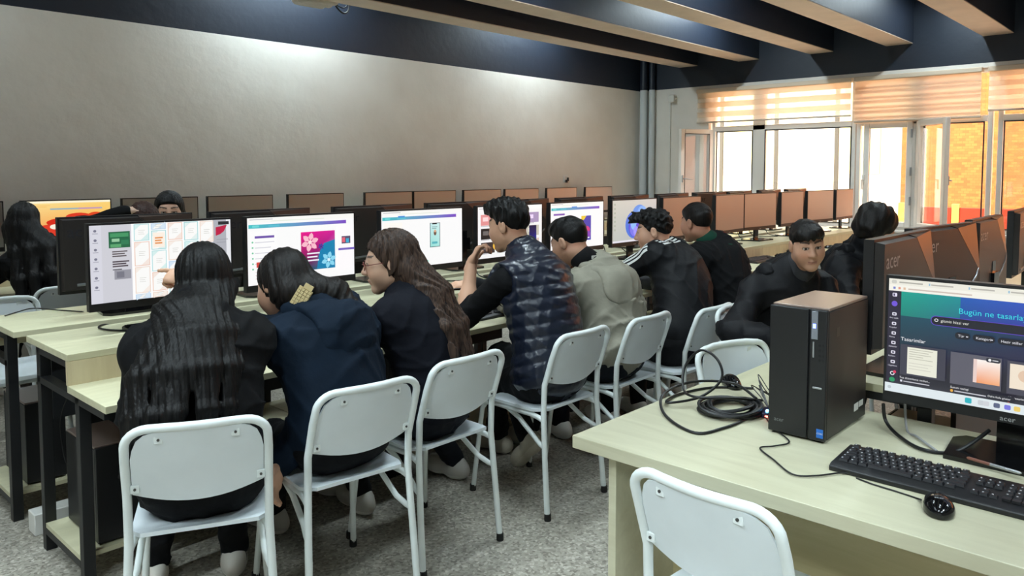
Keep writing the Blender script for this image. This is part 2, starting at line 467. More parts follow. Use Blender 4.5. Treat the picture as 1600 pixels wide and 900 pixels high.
b = MB(); ring(b, 2.74, 3.295, ZS+.03, 2.09, .066, XF0-.03, XF0+.02); o = b.build('door_leaf', M['pvc'], w2, bevel=.008)
MB().box(XF0-.05, 3.27, 1.36, XF0-.03, 3.295, 1.46).tube([(XF0-.05, 3.283, 1.40), (XF0-.085, 3.283, 1.40), (XF0-.088, 3.283, 1.28)], .009, 8).build('handle', M['white_plastic'], o)
for z in (1.15, 1.5, 1.95): MB().tube([(XF0-.045, 2.745, z-.05), (XF0-.045, 2.745, z+.05)], .012, 8).build('hinge', M['alu'], o)

# zebra roller blinds
def blind_mat(name, c, a):
    q = NT(name); d = q.node('ShaderNodeBsdfDiffuse'); d.inputs[0].default_value = rgba(c)
    tl = q.node('ShaderNodeBsdfTranslucent'); tl.inputs[0].default_value = rgba(c)
    mx = q.node('ShaderNodeMixShader', Fac=.6); q.link(d.outputs[0], mx.inputs[1]); q.link(tl.outputs[0], mx.inputs[2])
    tr = q.node('ShaderNodeBsdfTransparent'); m2 = q.node('ShaderNodeMixShader', Fac=a)
    q.link(mx.outputs[0], m2.inputs[1]); q.link(tr.outputs[0], m2.inputs[2]); q.link(m2.outputs[0], q.out.inputs['Surface']); return q.m
M['blind_solid'] = blind_mat('peach_blind_band', (250, 238, 222), .02)
M['blind_sheer'] = blind_mat('sheer_blind_band', (252, 246, 236), .6)
def blind(y0, y1, zb, label, opened):
    t = thing('roller_blind', label, 'blind', (XE-.05, (y0+y1)/2, 2.60), 0, 'striped roller blinds over the windows')
    w = (y1-y0)/2; L = 2.60-zb
    MB().box(-.03, -w, 0, .045, w, .055).build('headrail', mat('blind_headrail', (224, 206, 184), .5), t, bevel=.008)
    f = MB(); n = int(round(L/.115)); st = L/n
    for k in range(n):
        z1 = -k*st; zm = z1-st*(.55 if opened else .82); z0 = z1-st
        f.box(0, -w+.01, zm, .003, w-.01, z1, 0); f.box(.001, -w+.01, z0, .002, w-.01, zm, 1)
        if not opened: f.box(.006, -w+.01, z0-st*.3, .008, w-.01, z0+st*.4, 0)
    f.build('fabric', [M['blind_solid'], M['blind_sheer']], t)
    MB().box(-.012, -w+.005, -L-.022, .016, w-.005, -L).build('bottom_bar', mat('blind_bottom_bar', (206, 190, 172), .45), t, bevel=.005)
blind(3.43, 5.56, 2.20, 'striped blind nearest the room corner, light showing through its sheer bands', True)
blind(2.03, 3.405, 2.12, 'closed peach striped blind above the door and open sash', False)
for k in range(3):
    y1 = 1.975-2.02*k
    if k == 0: blind(y1-1.98, y1, 2.185, 'striped blind cut by the right edge of the photo', True)

# ------------------------------------------------------------------ outside the windows
def brick_mat():
    q = NT('orange_brickwork'); tc = q.node('ShaderNodeTexCoord'); mp = q.node('ShaderNodeMapping')
    q.link(tc.outputs['Object'], mp.inputs['Vector']); mp.inputs['Rotation'].default_value = (PI/2, 0, PI/2)
    sp = q.node('ShaderNodeSeparateXYZ'); cb = q.node('ShaderNodeCombineXYZ')
    q.link(tc.outputs['Object'], sp.inputs[0]); q.link(sp.outputs['Y'], cb.inputs[0]); q.link(sp.outputs['Z'], cb.inputs[1])
    b = q.node('ShaderNodeTexBrick', Scale=5.2); q.link(cb.outputs[0], b.inputs['Vector'])
    b.inputs['Color1'].default_value = rgba((184, 116, 60)); b.inputs['Color2'].default_value = rgba((164, 92, 48))
    b.inputs['Mortar'].default_value = rgba((150, 92, 46)); b.inputs['Mortar Size'].default_value = .018
    q.link(b.outputs['Color'], q.b.inputs['Base Color']); q.b.inputs['Roughness'].default_value = .85
    return q.m
M['brick'] = brick_mat()
struct(MB().box(XE+.2, -26, -.35, 44, 34, -.25).build('ground', mat('pale_paving', (196, 184, 166), .8, noise=.1, nscale=2)))
t = thing('brick_building', 'orange brick wall of the building outside the right windows', 'building', (16, -2.0, -.25))
MB().box(0, -16, 0, 5, 6.6, 7.5).build('brick_wall', M['brick'], t)
MB().box(-.12, -16, 0, 0, 6.6, .75).build('plinth', mat('pale_plinth', (226, 214, 196), .7), t)
t = thing('pale_facade', 'bright white panelled facade outside the left windows', 'building', (17, 12, -.25))
f = MB().box(0, -7.3, 0, 4, 14, 7.5)
f.build('facade_wall', mat('white_render', (238, 236, 222), .7), t)
g = MB()
for k in range(16): g.box(-.05, -7.2+1.35*k, .3, .0, -7.12+1.35*k, 7.4)
g.build('panel_joints', mat('facade_joint', (80, 80, 74), .7), t)
for k in range(8): MB().box(-.03, -6.7+2.7*k, 1.7, 0, -5.95+2.7*k, 5.6).build('yellow_panel', mat('pale_yellow_panel', (226, 220, 160), .7), t)
t = thing('red_fence', 'low red panel fence with a pale post seen through the open window', 'fence', (14.2, 3.1, -.25))
for y0, y1 in ((-.9, -.42), (-.36, .08), (.2, .9)): MB().box(0, y0, .1, .05, y1, 1.16).build('panel', mat('red_panel', (150, 42, 14), .5), t, bevel=.01)
for y in (-.96, .14, .96): MB().box(-.02, y-.055, 0, .07, y+.055, 1.22).build('post', mat('pale_post', (190, 150, 80), .6), t, bevel=.01)

# ------------------------------------------------------------------ chairs
def chair_proto():
    t = thing('school_chair', '', 'chair', group='white metal school chairs')
    def side(s):
        return [(s*.205, -.215, .012), (s*.198, -.195, .25), (s*.19, -.18, .45), (s*.19, -.185, .58), (s*.19, -.225, .70), (s*.188, -.242, .745)]
    L = side(-1); R = side(1); top = []
    for k in range(0, 7):                                # rounded upper corner
        a = k/6*PI/2; top.append((-.188+.06*(1-math.cos(a)), -.242-.012*math.sin(a), .745+.05*math.sin(a)))
    mid = [(x, -.258-.016*(1-(x/.13)**2), .798) for x in (-.09, -.045, 0, .045, .09)]
    path = L[:-1]+top+mid+[(-x, y, z) for x, y, z in reversed(top)]+list(reversed(R[:-1]))
    MB().tube(path, .0125, 12).build('back_frame', M['chair_paint'], t)
    # backrest: thin curved panel inside the frame, its lower edge bowed
    rows = []
    for i in range(7):
        v = i/6; r = []
        for j in range(13):
            u = -1+2*j/12; x = u*.176*(1 if v < .75 else 1-.10*(v-.75)/.25*abs(u)**3)
            z0 = .592-.03*(1-u*u); z1 = .787-.035*max(0, abs(u)-.72)**1.3*4
            z = z0+(z1-z0)*v; yb = -.186-.056*max(0, (z-.58)/.165)
            r.append((x, yb-.022*(1-u*u), z))
        rows.append(r)
    MB().sheet(rows, (0, .006, 0)).build('backrest', M['chair_panel'], t)
    for x, z, y in ((-.10, .765, -.262), (.10, .765, -.262), (-.168, .612, -.203), (.168, .612, -.203)):
        k = MB().box(x-.012, y-.003, z-.012, x+.012, y+.006, z+.012).build('bracket', M['chair_paint'], t, bevel=.002)
        MB().tube([(x, y-.0055, z), (x, y-.002, z)], .004, 8).build('screw', M['screw'], k)
    rows = []
    for i in range(13):
        v = i/12; y = -.185+.40*v; r = []
        for j in range(13):
            u = -1+2*j/12; w = .19*(1-.16*max(0, abs(2*v-1)-.72)/.28*1)
            z = .452-.016*(1-u*u)*(1-(2*v-1)**2)-.030*max(0, v-.82)**1.2*6+.012*max(0, .15-v)*6
            r.append((u*w, y, z))
        rows.append(r)
    MB().sheet(rows, (0, 0, .012)).build('seat', M['chair_panel'], t)
    for s in (-1, 1):
        MB().tube([(s*.20, .245, .012), (s*.186, .222, .25), (s*.178, .205, .40), (s*.176, .18, .432), (s*.176, .13, .438), (s*.178, -.10, .436), (s*.186, -.15, .432), (s*.191, -.182, .424)], .0115, 10).build('front_leg', M['chair_paint'], t)
        MB().tube([(s*.168, .06, .434), (s*.17, -.02, .40), (s*.178, -.12, .335), (s*.19, -.165, .315), (s*.196, -.19, .31)], .0105, 10).build('brace', M['chair_paint'], t)
        for y in (.247, -.217): MB().lathe([(.0145, 0), (.0155, .004), (.0145, .03)], 12, (s*(.2 if y > 0 else .205), y, 0)).build('foot_cap', M['rubber'], t)
    MB().tube([(-.18, .19, .425), (.18, .19, .425)], .009, 8).build('cross_bar', M['chair_paint'], t)
    return t
CH = chair_proto(); CHu = []
chair = lambda x, y, deg, lab: place(CH, CHu, (x, y, 0), math.radians(deg), lab)
chair(1.07, 2.31, -27, 'white chair under the girl with long straight black hair, nearest bottom left')
chair(1.545, 2.29, -7, 'white chair under the girl in the navy hoodie, back tilted toward the camera')
chair(2.005, 2.33, 0, 'white chair behind the girl with long wavy brown hair')
chair(2.68, 2.30, 0, 'white chair under the boy in the puffer vest')
chair(3.18, 2.28, 1, 'white chair under the boy in the grey hooded jacket')
chair(3.63, 2.17, 0, 'white chair behind the boy with three white sleeve stripes')
chair(4.30, 2.26, 2, 'white chair under the boy in the black jacket, farthest along the front row')
chair(1.76, .81, -94, 'empty white chair pushed under the teacher desk in the foreground')
chair(2.80, 1.21, 161, 'empty white chair whose back shows above the desk behind the cable coil')
chair(3.70, 1.60, 176, 'white chair under the boy looking at the camera')
chair(4.72, 1.64, 178, 'white chair under the hooded person behind the monitor backs')
chair(1.60, 5.42, 0, 'white chair behind the long haired girl at the wall desks, far left')
chair(1.16, 4.66, 180, 'white chair seen edge on beyond the end of the desks at left')
chair(1.80, 4.60, 178, 'white chair under the person resting a hand on their head')
chair(2.28, 5.00, 176, 'white chair under the person peering over the monitor')

# ------------------------------------------------------------------ student desks
UL = 1.42
def desk_proto():
    t = thing('computer_desk', '', 'desk', group='two level computer desks in rows')
    w = UL/2-.0015
    MB().box(-w, -.84, .70, w, -.47, .725).build('desktop', M['wood'], t, bevel=.0015)
    MB().box(-w, -.48, .815, w, 0, .84).build('monitor_shelf', M['wood'], t, bevel=.0015)
    MB().box(-w, -.48, .7255, w, -.462, .8145).build('riser', M['wood_v'], t)
    MB().box(-w+.16, -.10, .42, w-.16, -.085, .80).build('modesty_panel', M['steel'], t)
    for s in (-1, 1):
        x = s*(w-.022)
        for y in (-.56, -.135):
            MB().box(x-.02, y-.02, 0, x+.02, y+.02, .70 if y < -.3 else .815).build('leg', M['steel'], t, bevel=.002)
        for r in ((-.82, .675, .70), (-.47, .79, .815), (-.54, .07, .095)): MB().box(x-.02, r[0], r[1], x+.02, -.12 if r[1] > .1 else -.155, r[2]).build('side_rail', M['steel'], t)
    MB().box(-w+.003, -.54, .096, w-.003, -.155, .114).build('foot_shelf', M['wood'], t)
    return t
DK = desk_proto(); DKu = []
for k in range(6):
    place(DK, DKu, (.92+UL*(k+.5), 3.52, 0), 0, 'pale wood desk in the front row of students, %s from the left end' % ORD[k], 'desks of the front student row')
for k in range(6):
    place(DK, DKu, (.905+UL*(k+.5), 3.634, 0), PI, 'pale wood desk backing onto the front row, %s from the left end' % ORD[k], 'desks backing onto the front row')
for k in range(6):
    place(DK, DKu, (.70+UL*(k+.5), 6.48, 0), 0, 'pale wood desk along the left wall, %s from the left' % ORD[k], 'desks along the left wall')
for k in range(5):
    place(DK, DKu, (2.50+UL*(k+.5), .50, 0), PI, 'pale wood desk in the right row beyond the teacher desk, %s from it' % ORD[k], 'desks of the right row')
o = MB().box(.93, 3.535, .0, 9.2, 3.62, .09).build('cable_duct', M['white_plastic'], bevel=.004)
tag(o, 'white floor cable duct between the two back to back desk rows', 'duct')

# teacher desk
t = thing('teacher_desk', 'large pale wood teacher desk in the right foreground', 'desk', (1.675, 1.32, 0))
MB().box(0, -1.72, .724, .80, 0, .76).build('desktop', M['wood_t'], t, bevel=.002)
MB().box(.05, -.115, 0, .76, -.09, .724).build('side_panel', M['wood_t'], t, bevel=.001)
MB().box(.05, -1.64, 0, .76, -1.615, .724).build('side_panel', M['wood_t'], t, bevel=.001)
MB().box(.36, -1.615, .10, .378, -.115, .724).build('modesty_panel', M['wood_panel'], t)

# ------------------------------------------------------------------ monitors
MW, MH = .60, .335
_sm = {}
def chars(v): return v
class Scr:
    """a lit picture: flat pieces with their own colours, on the screen rectangle 0..1 x 0..1 (v up)"""
    def __init__(s, bg): s.v = []; s.f = []; s.c = []; s.k = 0; s.quad([(0, 0), (1, 0), (1, 1), (0, 1)], bg)
    def quad(s, uv, c, grad=None):
        o = len(s.v); s.k += 1; s.v += [(u, v, s.k) for u, v in uv]; s.f.append(tuple(range(o, o+len(uv))))
        s.c += [lin(q) for q in grad] if grad else [lin(c)]*len(uv); return s
    def r(s, x, y, w, h, c):                             # y measured down from the top
        return s.quad([(x, 1-y-h), (x+w, 1-y-h), (x+w, 1-y), (x, 1-y)], c)
    def g(s, x, y, w, h, bl, br, tr, tl): return s.quad([(x, 1-y-h), (x+w, 1-y-h), (x+w, 1-y), (x, 1-y)], None, [bl, br, tr, tl])
    def disc(s, x, y, rx, ry, c, n=18): return s.quad([(x+rx*math.cos(2*PI*i/n), 1-y+ry*math.sin(2*PI*i/n)) for i in range(n)], c)
    def rr(s, x, y, w, h, c, q=.012):
        a = MW/MH; P = []
        for cx, cy, a0 in ((x+w-q, y+q*a, 0), (x+q, y+q*a, 90), (x+q, y+h-q*a, 180), (x+w-q, y+h-q*a, 270)):
            for k in range(5):
                an = math.radians(a0+k*22.5); P.append((cx+q*math.cos(an), 1-cy+q*a*math.sin(an)))
        return s.quad(P, c)
    def flower(s, x, y, r, c, c2, n=6):
        for k in range(n):
            a = 2*PI*k/n+.3; dx, dy = math.cos(a), math.sin(a); P = []
            for t_, w in ((.15, 0), (.5, .28), (.8, .2), (1, 0), (.8, -.2), (.5, -.28)):
                P.append((x+r*(dx*t_-dy*w), 1-y+r*MW/MH*(dy*t_+dx*w)))
            s.quad(P, c)
        return s.disc(x, y, r*.2, r*.2*MW/MH, c2)
    def text(s, x, y, size, txt, c):
        v, f = text_mesh(txt, 1.0); s.k += 1; o = len(s.v)
        s.v += [(x+a*size*MH/MW, 1-y+b*size, s.k) for a, b in v]; s.f += [tuple(i+o for i in q) for q in f]; s.c += [lin(c)]*len(v); return s
    def lines(s, x, y, w, n, dy, c, h=.008):
        for k in range(n): s.r(x, y+k*dy, w*(1, .82, .93, .6)[k % 4], h, c)
        return s
def monitor_parts(t, scr=None, z0=.12, dull=False):
    """parts of one monitor standing on z=0, its screen facing -y"""
    w = MW/2
    def get(key, fn, mats):
        if key not in _sm: _sm[key] = fn().mesh(key, mats)
        o = bpy.data.objects.new(key, _sm[key]); COL.objects.link(o); o.parent = t; return o
    def housing():
        b = MB().box(-w, -.008, z0-.015, w, .022, z0+MH)
        return b
    o = get('housing', housing, [M['black']])
    def back():
        b = MB(); P = [(-.04, MH-.008), (.292, MH-.008), (.292, .0), (-.292, .0), (-.292, MH*.40)]
        n = len(P); Q = [(x*.975, .006+(z)*.965) for x, z in P]
        v = [(x, .022, z0+z) for x, z in P]+[(x, .048, z0+z) for x, z in Q]
        b.add(v, [tuple(range(n-1, -1, -1)), tuple(range(n, 2*n))]+[(i, (i+1) % n, n+(i+1) % n, n+i) for i in range(n)])
        return b
    get('back_cover', back, [M['shell']])
    def corner():
        A, B_, C_ = (-.042, MH-.012), (-.288, MH*.405), (-.297, MH-.004)
        return MB().add([(A[0], .0475, z0+A[1]), (B_[0], .0475, z0+B_[1]), (C_[0], .0235, z0+C_[1]), (A[0], .0222, z0+MH-.004), (B_[0]-.006, .0222, z0+B_[1]), (C_[0], .0222, z0+C_[1])],
                        [(0, 1, 2), (3, 5, 4), (0, 2, 5, 3), (1, 4, 5, 2), (0, 3, 4, 1)])
    get('back_corner', corner, [M['shell_corner']])
    def stripe():
        P = [(-.272, .046, z0+.150), (-.24, .0490, z0+.118), (-.18, .0490, z0+.085), (-.08, .0490, z0+.052), (.04, .0490, z0+.034), (.15, .0490, z0+.028), (.235, .0490, z0+.026)]
        return MB().tube(P, .007, 8, flat=.5)
    get('back_stripe', stripe, [M['shell_line']])
    def logo():
        return MB().text('acer', .072, lambda a, c: (.270-a*1.05, .0490, z0+.245+c))
    if dull: get('back_mark', logo, [M['logo_dull']])
    else: get('back_logo', logo, [M['logo']])
    if scr is None:
        get('unlit_screen', lambda: MB().box(-w+.008, -.0095, z0+.016, w-.008, -.0075, z0+MH-.008), [M['off']])
    else:
        me = bpy.data.meshes.new('lit_screen')
        x0, zz, sw, sh = -w+.008, z0+.016, MW-.016, MH-.024
        me.from_pydata([(x0+u*sw, -.0085-.00012*k, zz+v*sh) for u, v, k in scr.v], [], scr.f)
        a = me.color_attributes.new('Col', 'FLOAT_COLOR', 'POINT')
        a.data.foreach_set('color', np.array([c+(1,) for c in scr.c], np.float32).ravel())
        me.materials.append(M['screen'])
        o = bpy.data.objects.new('lit_screen', me); COL.objects.link(o); o.parent = t
    get('chin_logo', lambda: MB().text('acer', .018, lambda a, c: (a*1.1-.02, -.0085, z0-.010+c)), [M['logo']])
    def neck():
        b = MB().box(-.032, .03, .012, .032, .05, z0+.14)
        return b.box(-.05, .04, z0+.01, .05, .062, z0+.09)
    get('stand_neck', neck, [M['black_gloss']])
    def base():
        P = [(-.13, -.075), (.13, -.075), (.145, .09), (.12, .125), (-.12, .125), (-.145, .09)]
        return MB().prism(P, 0, .012)
    get('stand_base', base, [M['black_gloss']])
    return t
def monitor(x, y, z, deg, label, group, scr=None, z0=.12, dull=False):
    t = thing('monitor', label, 'monitor', (x, y, z), math.radians(deg), group)
    return monitor_parts(t, scr, z0, dull)
# ------------------------------------------------------------------ pictures on the lit screens
W_ = (250, 250, 250)
def header(s, x1=.92):
    s.r(0, 0, 1, .07, (248, 248, 244)); s.lines(.02, .02, .2, 1, 1, (190, 190, 196), .012); s.r(.2, .05, .5, .012, (228, 236, 222))
    return s.g(.01, .10, x1-.01, .055, (64, 190, 196), (120, 70, 190), (128, 76, 200), (70, 196, 200)).rr(.04, .112, .06, .03, (110, 215, 215), .006).rr(.18, .112, .1, .03, (90, 190, 210), .006)
def scr_gallery():
    s = Scr((206, 206, 214)); s.r(.27, 0, .59, 1, (252, 252, 252)); s.r(.86, 0, .14, 1, (176, 178, 186)); s.r(.965, 0, .035, 1, (232, 234, 238))
    s.r(0, 0, .075, 1, (214, 214, 224))
    for k in range(7): s.disc(.035, .07+.12*k, .010, .017, (120, 120, 138)); s.r(.018, .10+.12*k, .035, .008, (150, 150, 165))
    s.r(.12, .09, .14, .21, (38, 104, 70)); s.r(.13, .11, .12, .05, (70, 150, 100)); s.r(.14, .18, .05, .04, (150, 200, 160)); s.r(.13, .25, .07, .04, (90, 165, 110))
    s.r(.20, .2, .05, .06, (50, 125, 86)); s.lines(.14, .34, .1, 3, .03, (96, 88, 92), .016); s.lines(.14, .47, .11, 3, .03, (80, 70, 78), .018)
    s.r(.15, .59, .11, .12, (150, 150, 160)); s.r(.165, .61, .05, .08, (120, 120, 132)); s.lines(.14, .575, .06, 1, .03, (60, 60, 66), .012)
    tint = [((214, 238, 236), (180, 222, 224)), ((214, 230, 244), (190, 214, 238)), ((244, 230, 222), (236, 200, 184)), ((226, 240, 238), (160, 214, 216)), ((246, 236, 228), (236, 214, 200))]
    for c in range(5):
        x = .285+.115*c; y = (-.12, -.19, -.05, -.07, -.05)[c]; hh = (.36, .29, .30, .34, .36)[c]
        for k in range(5):
            a, b = tint[(c+2*k) % 5]; h = hh*(.92 if k % 2 else 1)
            y0 = max(y, .004); y1 = min(y+h-.012, .995)
            if y1 > y0+.02:
                s.r(x, y0, .105, y1-y0, b); s.r(x+.006, y0+.01, .093, y1-y0-.02, (250, 250, 248))
                s.quad([(x+.006, 1-y0-.01), (x+.05, 1-y0-.01), (x+.006, 1-y0-.08)], a); s.quad([(x+.099, 1-y1+.01), (x+.045, 1-y1+.01), (x+.099, 1-y1+.1)], a)
                if c == 1 and k == 1:
                    s.r(x+.012, y0+.03, .081, y1-y0-.06, (252, 240, 226)); s.lines(x+.025, y0+.09, .055, 3, .035, (230, 150, 90), .02)
                else: s.lines(x+.03, (y0+y1)/2-.03, .045, 3, .025, (205, 205, 200), .006)
            y += h
    s.r(.885, .02, .085, .045, (40, 40, 46)); s.quad([(.865, .90), (.955, .93), (.93, .84), (.90, .80), (.865, .78)], (190, 30, 70)); s.lines(.87, .27, .09, 2, .04, (150, 152, 160))
    return s
def scr_poster():
    s = header(Scr(W_)); s.r(.02, .2, .24, .75, (252, 252, 252)).r(.06, .27, .17, .035, (112, 84, 170)); s.lines(.06, .36, .17, 5, .08, (206, 206, 216), .012)
    for k in range(6): s.disc(.04, .36+.08*k, .008, .014, (120, 200, 160))
    s.r(.07, .66, .04, .08, (206, 70, 60)); s.lines(.06, .8, .15, 3, .05, (220, 190, 190))
    s.g(.47, .255, .33, .60, (10, 20, 50), (10, 130, 170), (210, 20, 150), (236, 16, 140)); s.quad([(.62, .15), (.8, .15), (.8, .6), (.69, .55), (.64, .4)], (14, 128, 176))
    s.flower(.555, .42, .085, (250, 190, 205), (255, 225, 225)); s.flower(.735, .72, .075, (140, 215, 240), (220, 245, 255)); s.flower(.66, .50, .03, (60, 60, 160), (30, 30, 90))
    s.lines(.525, .585, .12, 3, .055, (240, 240, 250), .022)
    s.r(.83, .19, .15, .72, (253, 250, 252)); s.r(.865, .36, .09, .12, (90, 80, 110)); s.r(.87, .38, .03, .08, (230, 100, 120)); s.r(.91, .40, .03, .07, (60, 170, 210)); s.r(.83, .55, .165, .035, (118, 96, 190))
    return s
def scr_phone():
    s = header(Scr(W_)); s.r(.19, .085, .08, .03, (70, 150, 220)); s.r(.02, .2, .22, .2, (254, 250, 244)); s.lines(.06, .3, .15, 2, .035, (225, 190, 180), .012); s.lines(.08, .37, .12, 2, .03, (60, 60, 66), .02)
    s.r(.575, .24, .13, .44, (60, 84, 92)); s.g(.582, .25, .116, .42, (150, 222, 214), (170, 232, 226), (210, 240, 240), (200, 236, 238))
    s.r(.605, .245, .06, .022, (20, 20, 22)); s.lines(.60, .31, .07, 2, .025, (90, 120, 126), .01); s.disc(.64, .42, .018, .05, (110, 84, 70)); s.disc(.64, .39, .014, .024, (226, 176, 140)); s.rr(.60, .58, .07, .04, (90, 180, 190), .006)
    s.rr(.50, .9, .06, .04, (200, 240, 225), .01)
    return s
def scr_tiles():
    s = Scr((246, 246, 246)); s.r(0, 0, 1, .08, (252, 252, 250)); s.lines(.02, .03, .2, 1, 1, (180, 180, 190), .014)
    cs = [(230, 150, 150), (60, 60, 64), (30, 26, 20), (170, 150, 190), (40, 36, 34), (54, 70, 180), (26, 40, 150), (200, 196, 180), (60, 50, 50), (30, 30, 90), (120, 90, 70), (220, 200, 190)]
    for k in range(12):
        c, r = k % 4, k//4; x = .04+.235*c; y = .15+.27*r; s.r(x, y, .20, .21, cs[k]); s.r(x+.03, y+.05, .08, .08, tuple(min(255, v+70) for v in cs[k])); s.lines(x, y+.215, .12, 1, 1, (170, 170, 176), .012)
    s.g(.78, .42, .12, .4, (20, 30, 130), (30, 40, 170), (10, 10, 60), (10, 10, 60)); s.disc(.26, .77, .05, .08, (240, 190, 70))
    return s
def scr_purple():
    s = header(Scr(W_)); s.r(.38, .08, .1, .03, (90, 150, 220)); s.r(.05, .22, .2, .04, (130, 90, 180)); s.lines(.05, .32, .2, 5, .07, (212, 212, 220))
    s.r(.56, .30, .19, .55, (70, 66, 176)); s.quad([(.56, .70), (.66, .70), (.62, .62), (.56, .58)], (240, 206, 60)); s.disc(.66, .62, .07, .09, (210, 60, 130)); s.disc(.68, .72, .06, .08, (140, 70, 190)); s.r(.6, .78, .12, .03, (235, 235, 250))
    return s
def scr_swirl():
    s = Scr((198, 200, 196)); s.g(0, 0, 1, 1, (190, 196, 190), (176, 178, 186), (206, 204, 200), (206, 206, 196))
    for k, (x, y, rx, ry, c) in enumerate([(.50, .60, .22, .34, (70, 120, 220)), (.60, .38, .17, .26, (96, 150, 232)), (.52, .66, .17, .26, (84, 84, 214)), (.66, .32, .11, .17, (130, 180, 244)), (.50, .70, .12, .19, (120, 120, 236)), (.58, .74, .10, .17, (90, 70, 200)), (.46, .52, .07, .20, (140, 190, 250)), (.52, .76, .06, .12, (160, 150, 250)), (.56, .80, .035, .08, (70, 90, 220))]): s.disc(x, y, rx, ry, c, 26)
    for k in range(7): s.rr(.03, .07+.1*k, .03, .045, (170, 180, 160), .006)
    s.r(0, .955, 1, .045, (226, 226, 236)); return s
def scr_orange():
    s = Scr((250, 206, 110)); s.g(0, 0, 1, 1, (240, 130, 50), (248, 170, 80), (252, 214, 120), (252, 226, 150)); s.r(0, 0, 1, .05, (252, 244, 214))
    s.r(.3, .17, .6, .035, (150, 180, 190)); s.r(.62, .17, .26, .035, (190, 150, 190)); s.disc(.62, .38, .15, .09, (222, 60, 36)); s.disc(.82, .38, .10, .10, (226, 70, 30)); s.disc(.55, .50, .3, .12, (214, 44, 26)); s.disc(.3, .72, .2, .18, (220, 60, 40)); s.disc(.35, .60, .06, .06, (250, 240, 220)); s.lines(.1, .1, .2, 2, .03, (240, 180, 80))
    return s
def scr_design():
    s = Scr((37, 36, 48))
    s.g(.055, .105, .945, .60, (37, 36, 48), (37, 36, 48), (34, 62, 168), (10, 160, 142)); s.g(.30, .105, .7, .45, (37, 38, 60), (40, 40, 80), (60, 60, 200), (30, 90, 180))
    s.g(.055, .32, .945, .40, (37, 36, 48), (37, 36, 48), (38, 44, 92), (22, 74, 92))
    s.r(0, 0, 1, .055, (236, 234, 222)); s.r(0, .052, 1, .055, (244, 242, 232)); s.rr(.012, .012, .022, .03, (205, 205, 196), .006); s.lines(.045, .022, .10, 1, 1, (176, 174, 166), .012)
    for x in (.17, .33, .48, .63, .78): s.r(x, .018, .006, .02, (150, 190, 215)); s.lines(x+.010, .022, .09, 1, 1, (184, 180, 172), .012)
    for k, c in enumerate([(120, 130, 200), (226, 150, 130), (226, 190, 160)]): s.r(.02+.022*k, .07, .010, .02, c)
    s.lines(.085, .075, .26, 1, 1, (206, 190, 180), .012); s.r(0, .107, .055, .81, (37, 31, 52))
    s.rr(.018, .125, .02, .032, (225, 220, 240), .004).r(.022, .131, .006, .02, (60, 50, 90)); s.disc(.028, .22, .013, .024, (112, 84, 214))
    for k, nm in enumerate(['Ana sayfa', 'Projeler', 'Marka', 'Sablonlar', 'Reklam', 'Uygulama']):
        y = .32+.085*k; s.rr(.019, y-.022, .019, .028, (226, 224, 236), .004); s.r(.024, y-.014, .009, .012, (60, 54, 80)); s.text(.008, y+.032, .018, nm, (226, 224, 236))
    s.disc(.028, .84, .010, .018, (230, 230, 236)).disc(.028, .84, .006, .011, (37, 31, 52)).disc(.038, .825, .007, .013, (220, 50, 90)); s.disc(.028, .895, .012, .021, (36, 150, 96))
    s.text(.295, .245, .066, 'Bugün ne tasarlayalim?', (56, 216, 226))
    s.rr(.185, .285, .62, .082, (96, 66, 196), .02).rr(.188, .29, .614, .072, (24, 24, 38), .018); s.disc(.208, .322, .008, .014, (236, 236, 240)).disc(.208, .322, .005, .009, (24, 24, 38)); s.text(.226, .334, .034, 'gitmis hissi ver', (232, 232, 226))
    for x, w, nm in ((.285, .06, 'Tür'), (.355, .085, 'Kategori'), (.45, .12, 'Hazir stiller')): s.rr(x, .402, w, .056, (20, 20, 34), .014); s.text(x+.012, .441, .03, nm, (230, 230, 238)); s.r(x+w-.016, .428, .008, .008, (220, 220, 230))
    s.text(.062, .535, .044, 'Tasarimlar', (240, 240, 244))
    s.r(.062, .565, .19, .27, (62, 61, 76)); s.r(.092, .585, .125, .235, (232, 232, 216)); s.lines(.10, .60, .10, 5, .02, (190, 188, 172), .006); s.lines(.10, .72, .10, 3, .025, (205, 203, 190), .005)
    s.r(.272, .572, .197, .27, (92, 91, 104)); s.g(.362, .605, .102, .195, (240, 150, 96), (244, 170, 120), (250, 240, 232), (250, 244, 240)); s.r(.362, .605, .014, .195, (232, 206, 200)); s.rr(.41, .580, .054, .036, (40, 40, 52), .008); s.disc(.424, .598, .006, .011, (240, 240, 244)); s.r(.434, .595, .022, .006, (230, 230, 236))
    s.r(.49, .578, .197, .27, (70, 69, 84)); s.r(.50, .60, .176, .2, (240, 226, 206)); s.disc(.56, .69, .03, .05, (226, 196, 170)); s.disc(.60, .73, .034, .05, (216, 180, 160))
    s.r(.71, .584, .197, .27, (70, 69, 84)); s.r(.74, .605, .13, .2, (226, 232, 236))
    s.text(.062, .868, .024, 'Tez düzenleme notlari...', (240, 240, 244)); s.r(.066, .880, .009, .018, (230, 230, 240)); s.lines(.08, .886, .11, 1, 1, (190, 190, 200), .009)
    s.text(.275, .878, .024, 'Sunum taslagi', (240, 240, 244)); s.disc(.281, .90, .006, .012, (230, 170, 60)); s.lines(.292, .895, .13, 1, 1, (200, 200, 210), .009); s.text(.495, .884, .024, 'Afis tasarimi', (240, 240, 244)); s.disc(.50, .905, .007, .013, (220, 110, 90))
    s.r(0, .922, 1, .078, (222, 232, 236)); s.rr(.335, .938, .026, .045, (40, 176, 190), .005); s.disc(.02, .96, .008, .014, (190, 200, 206))
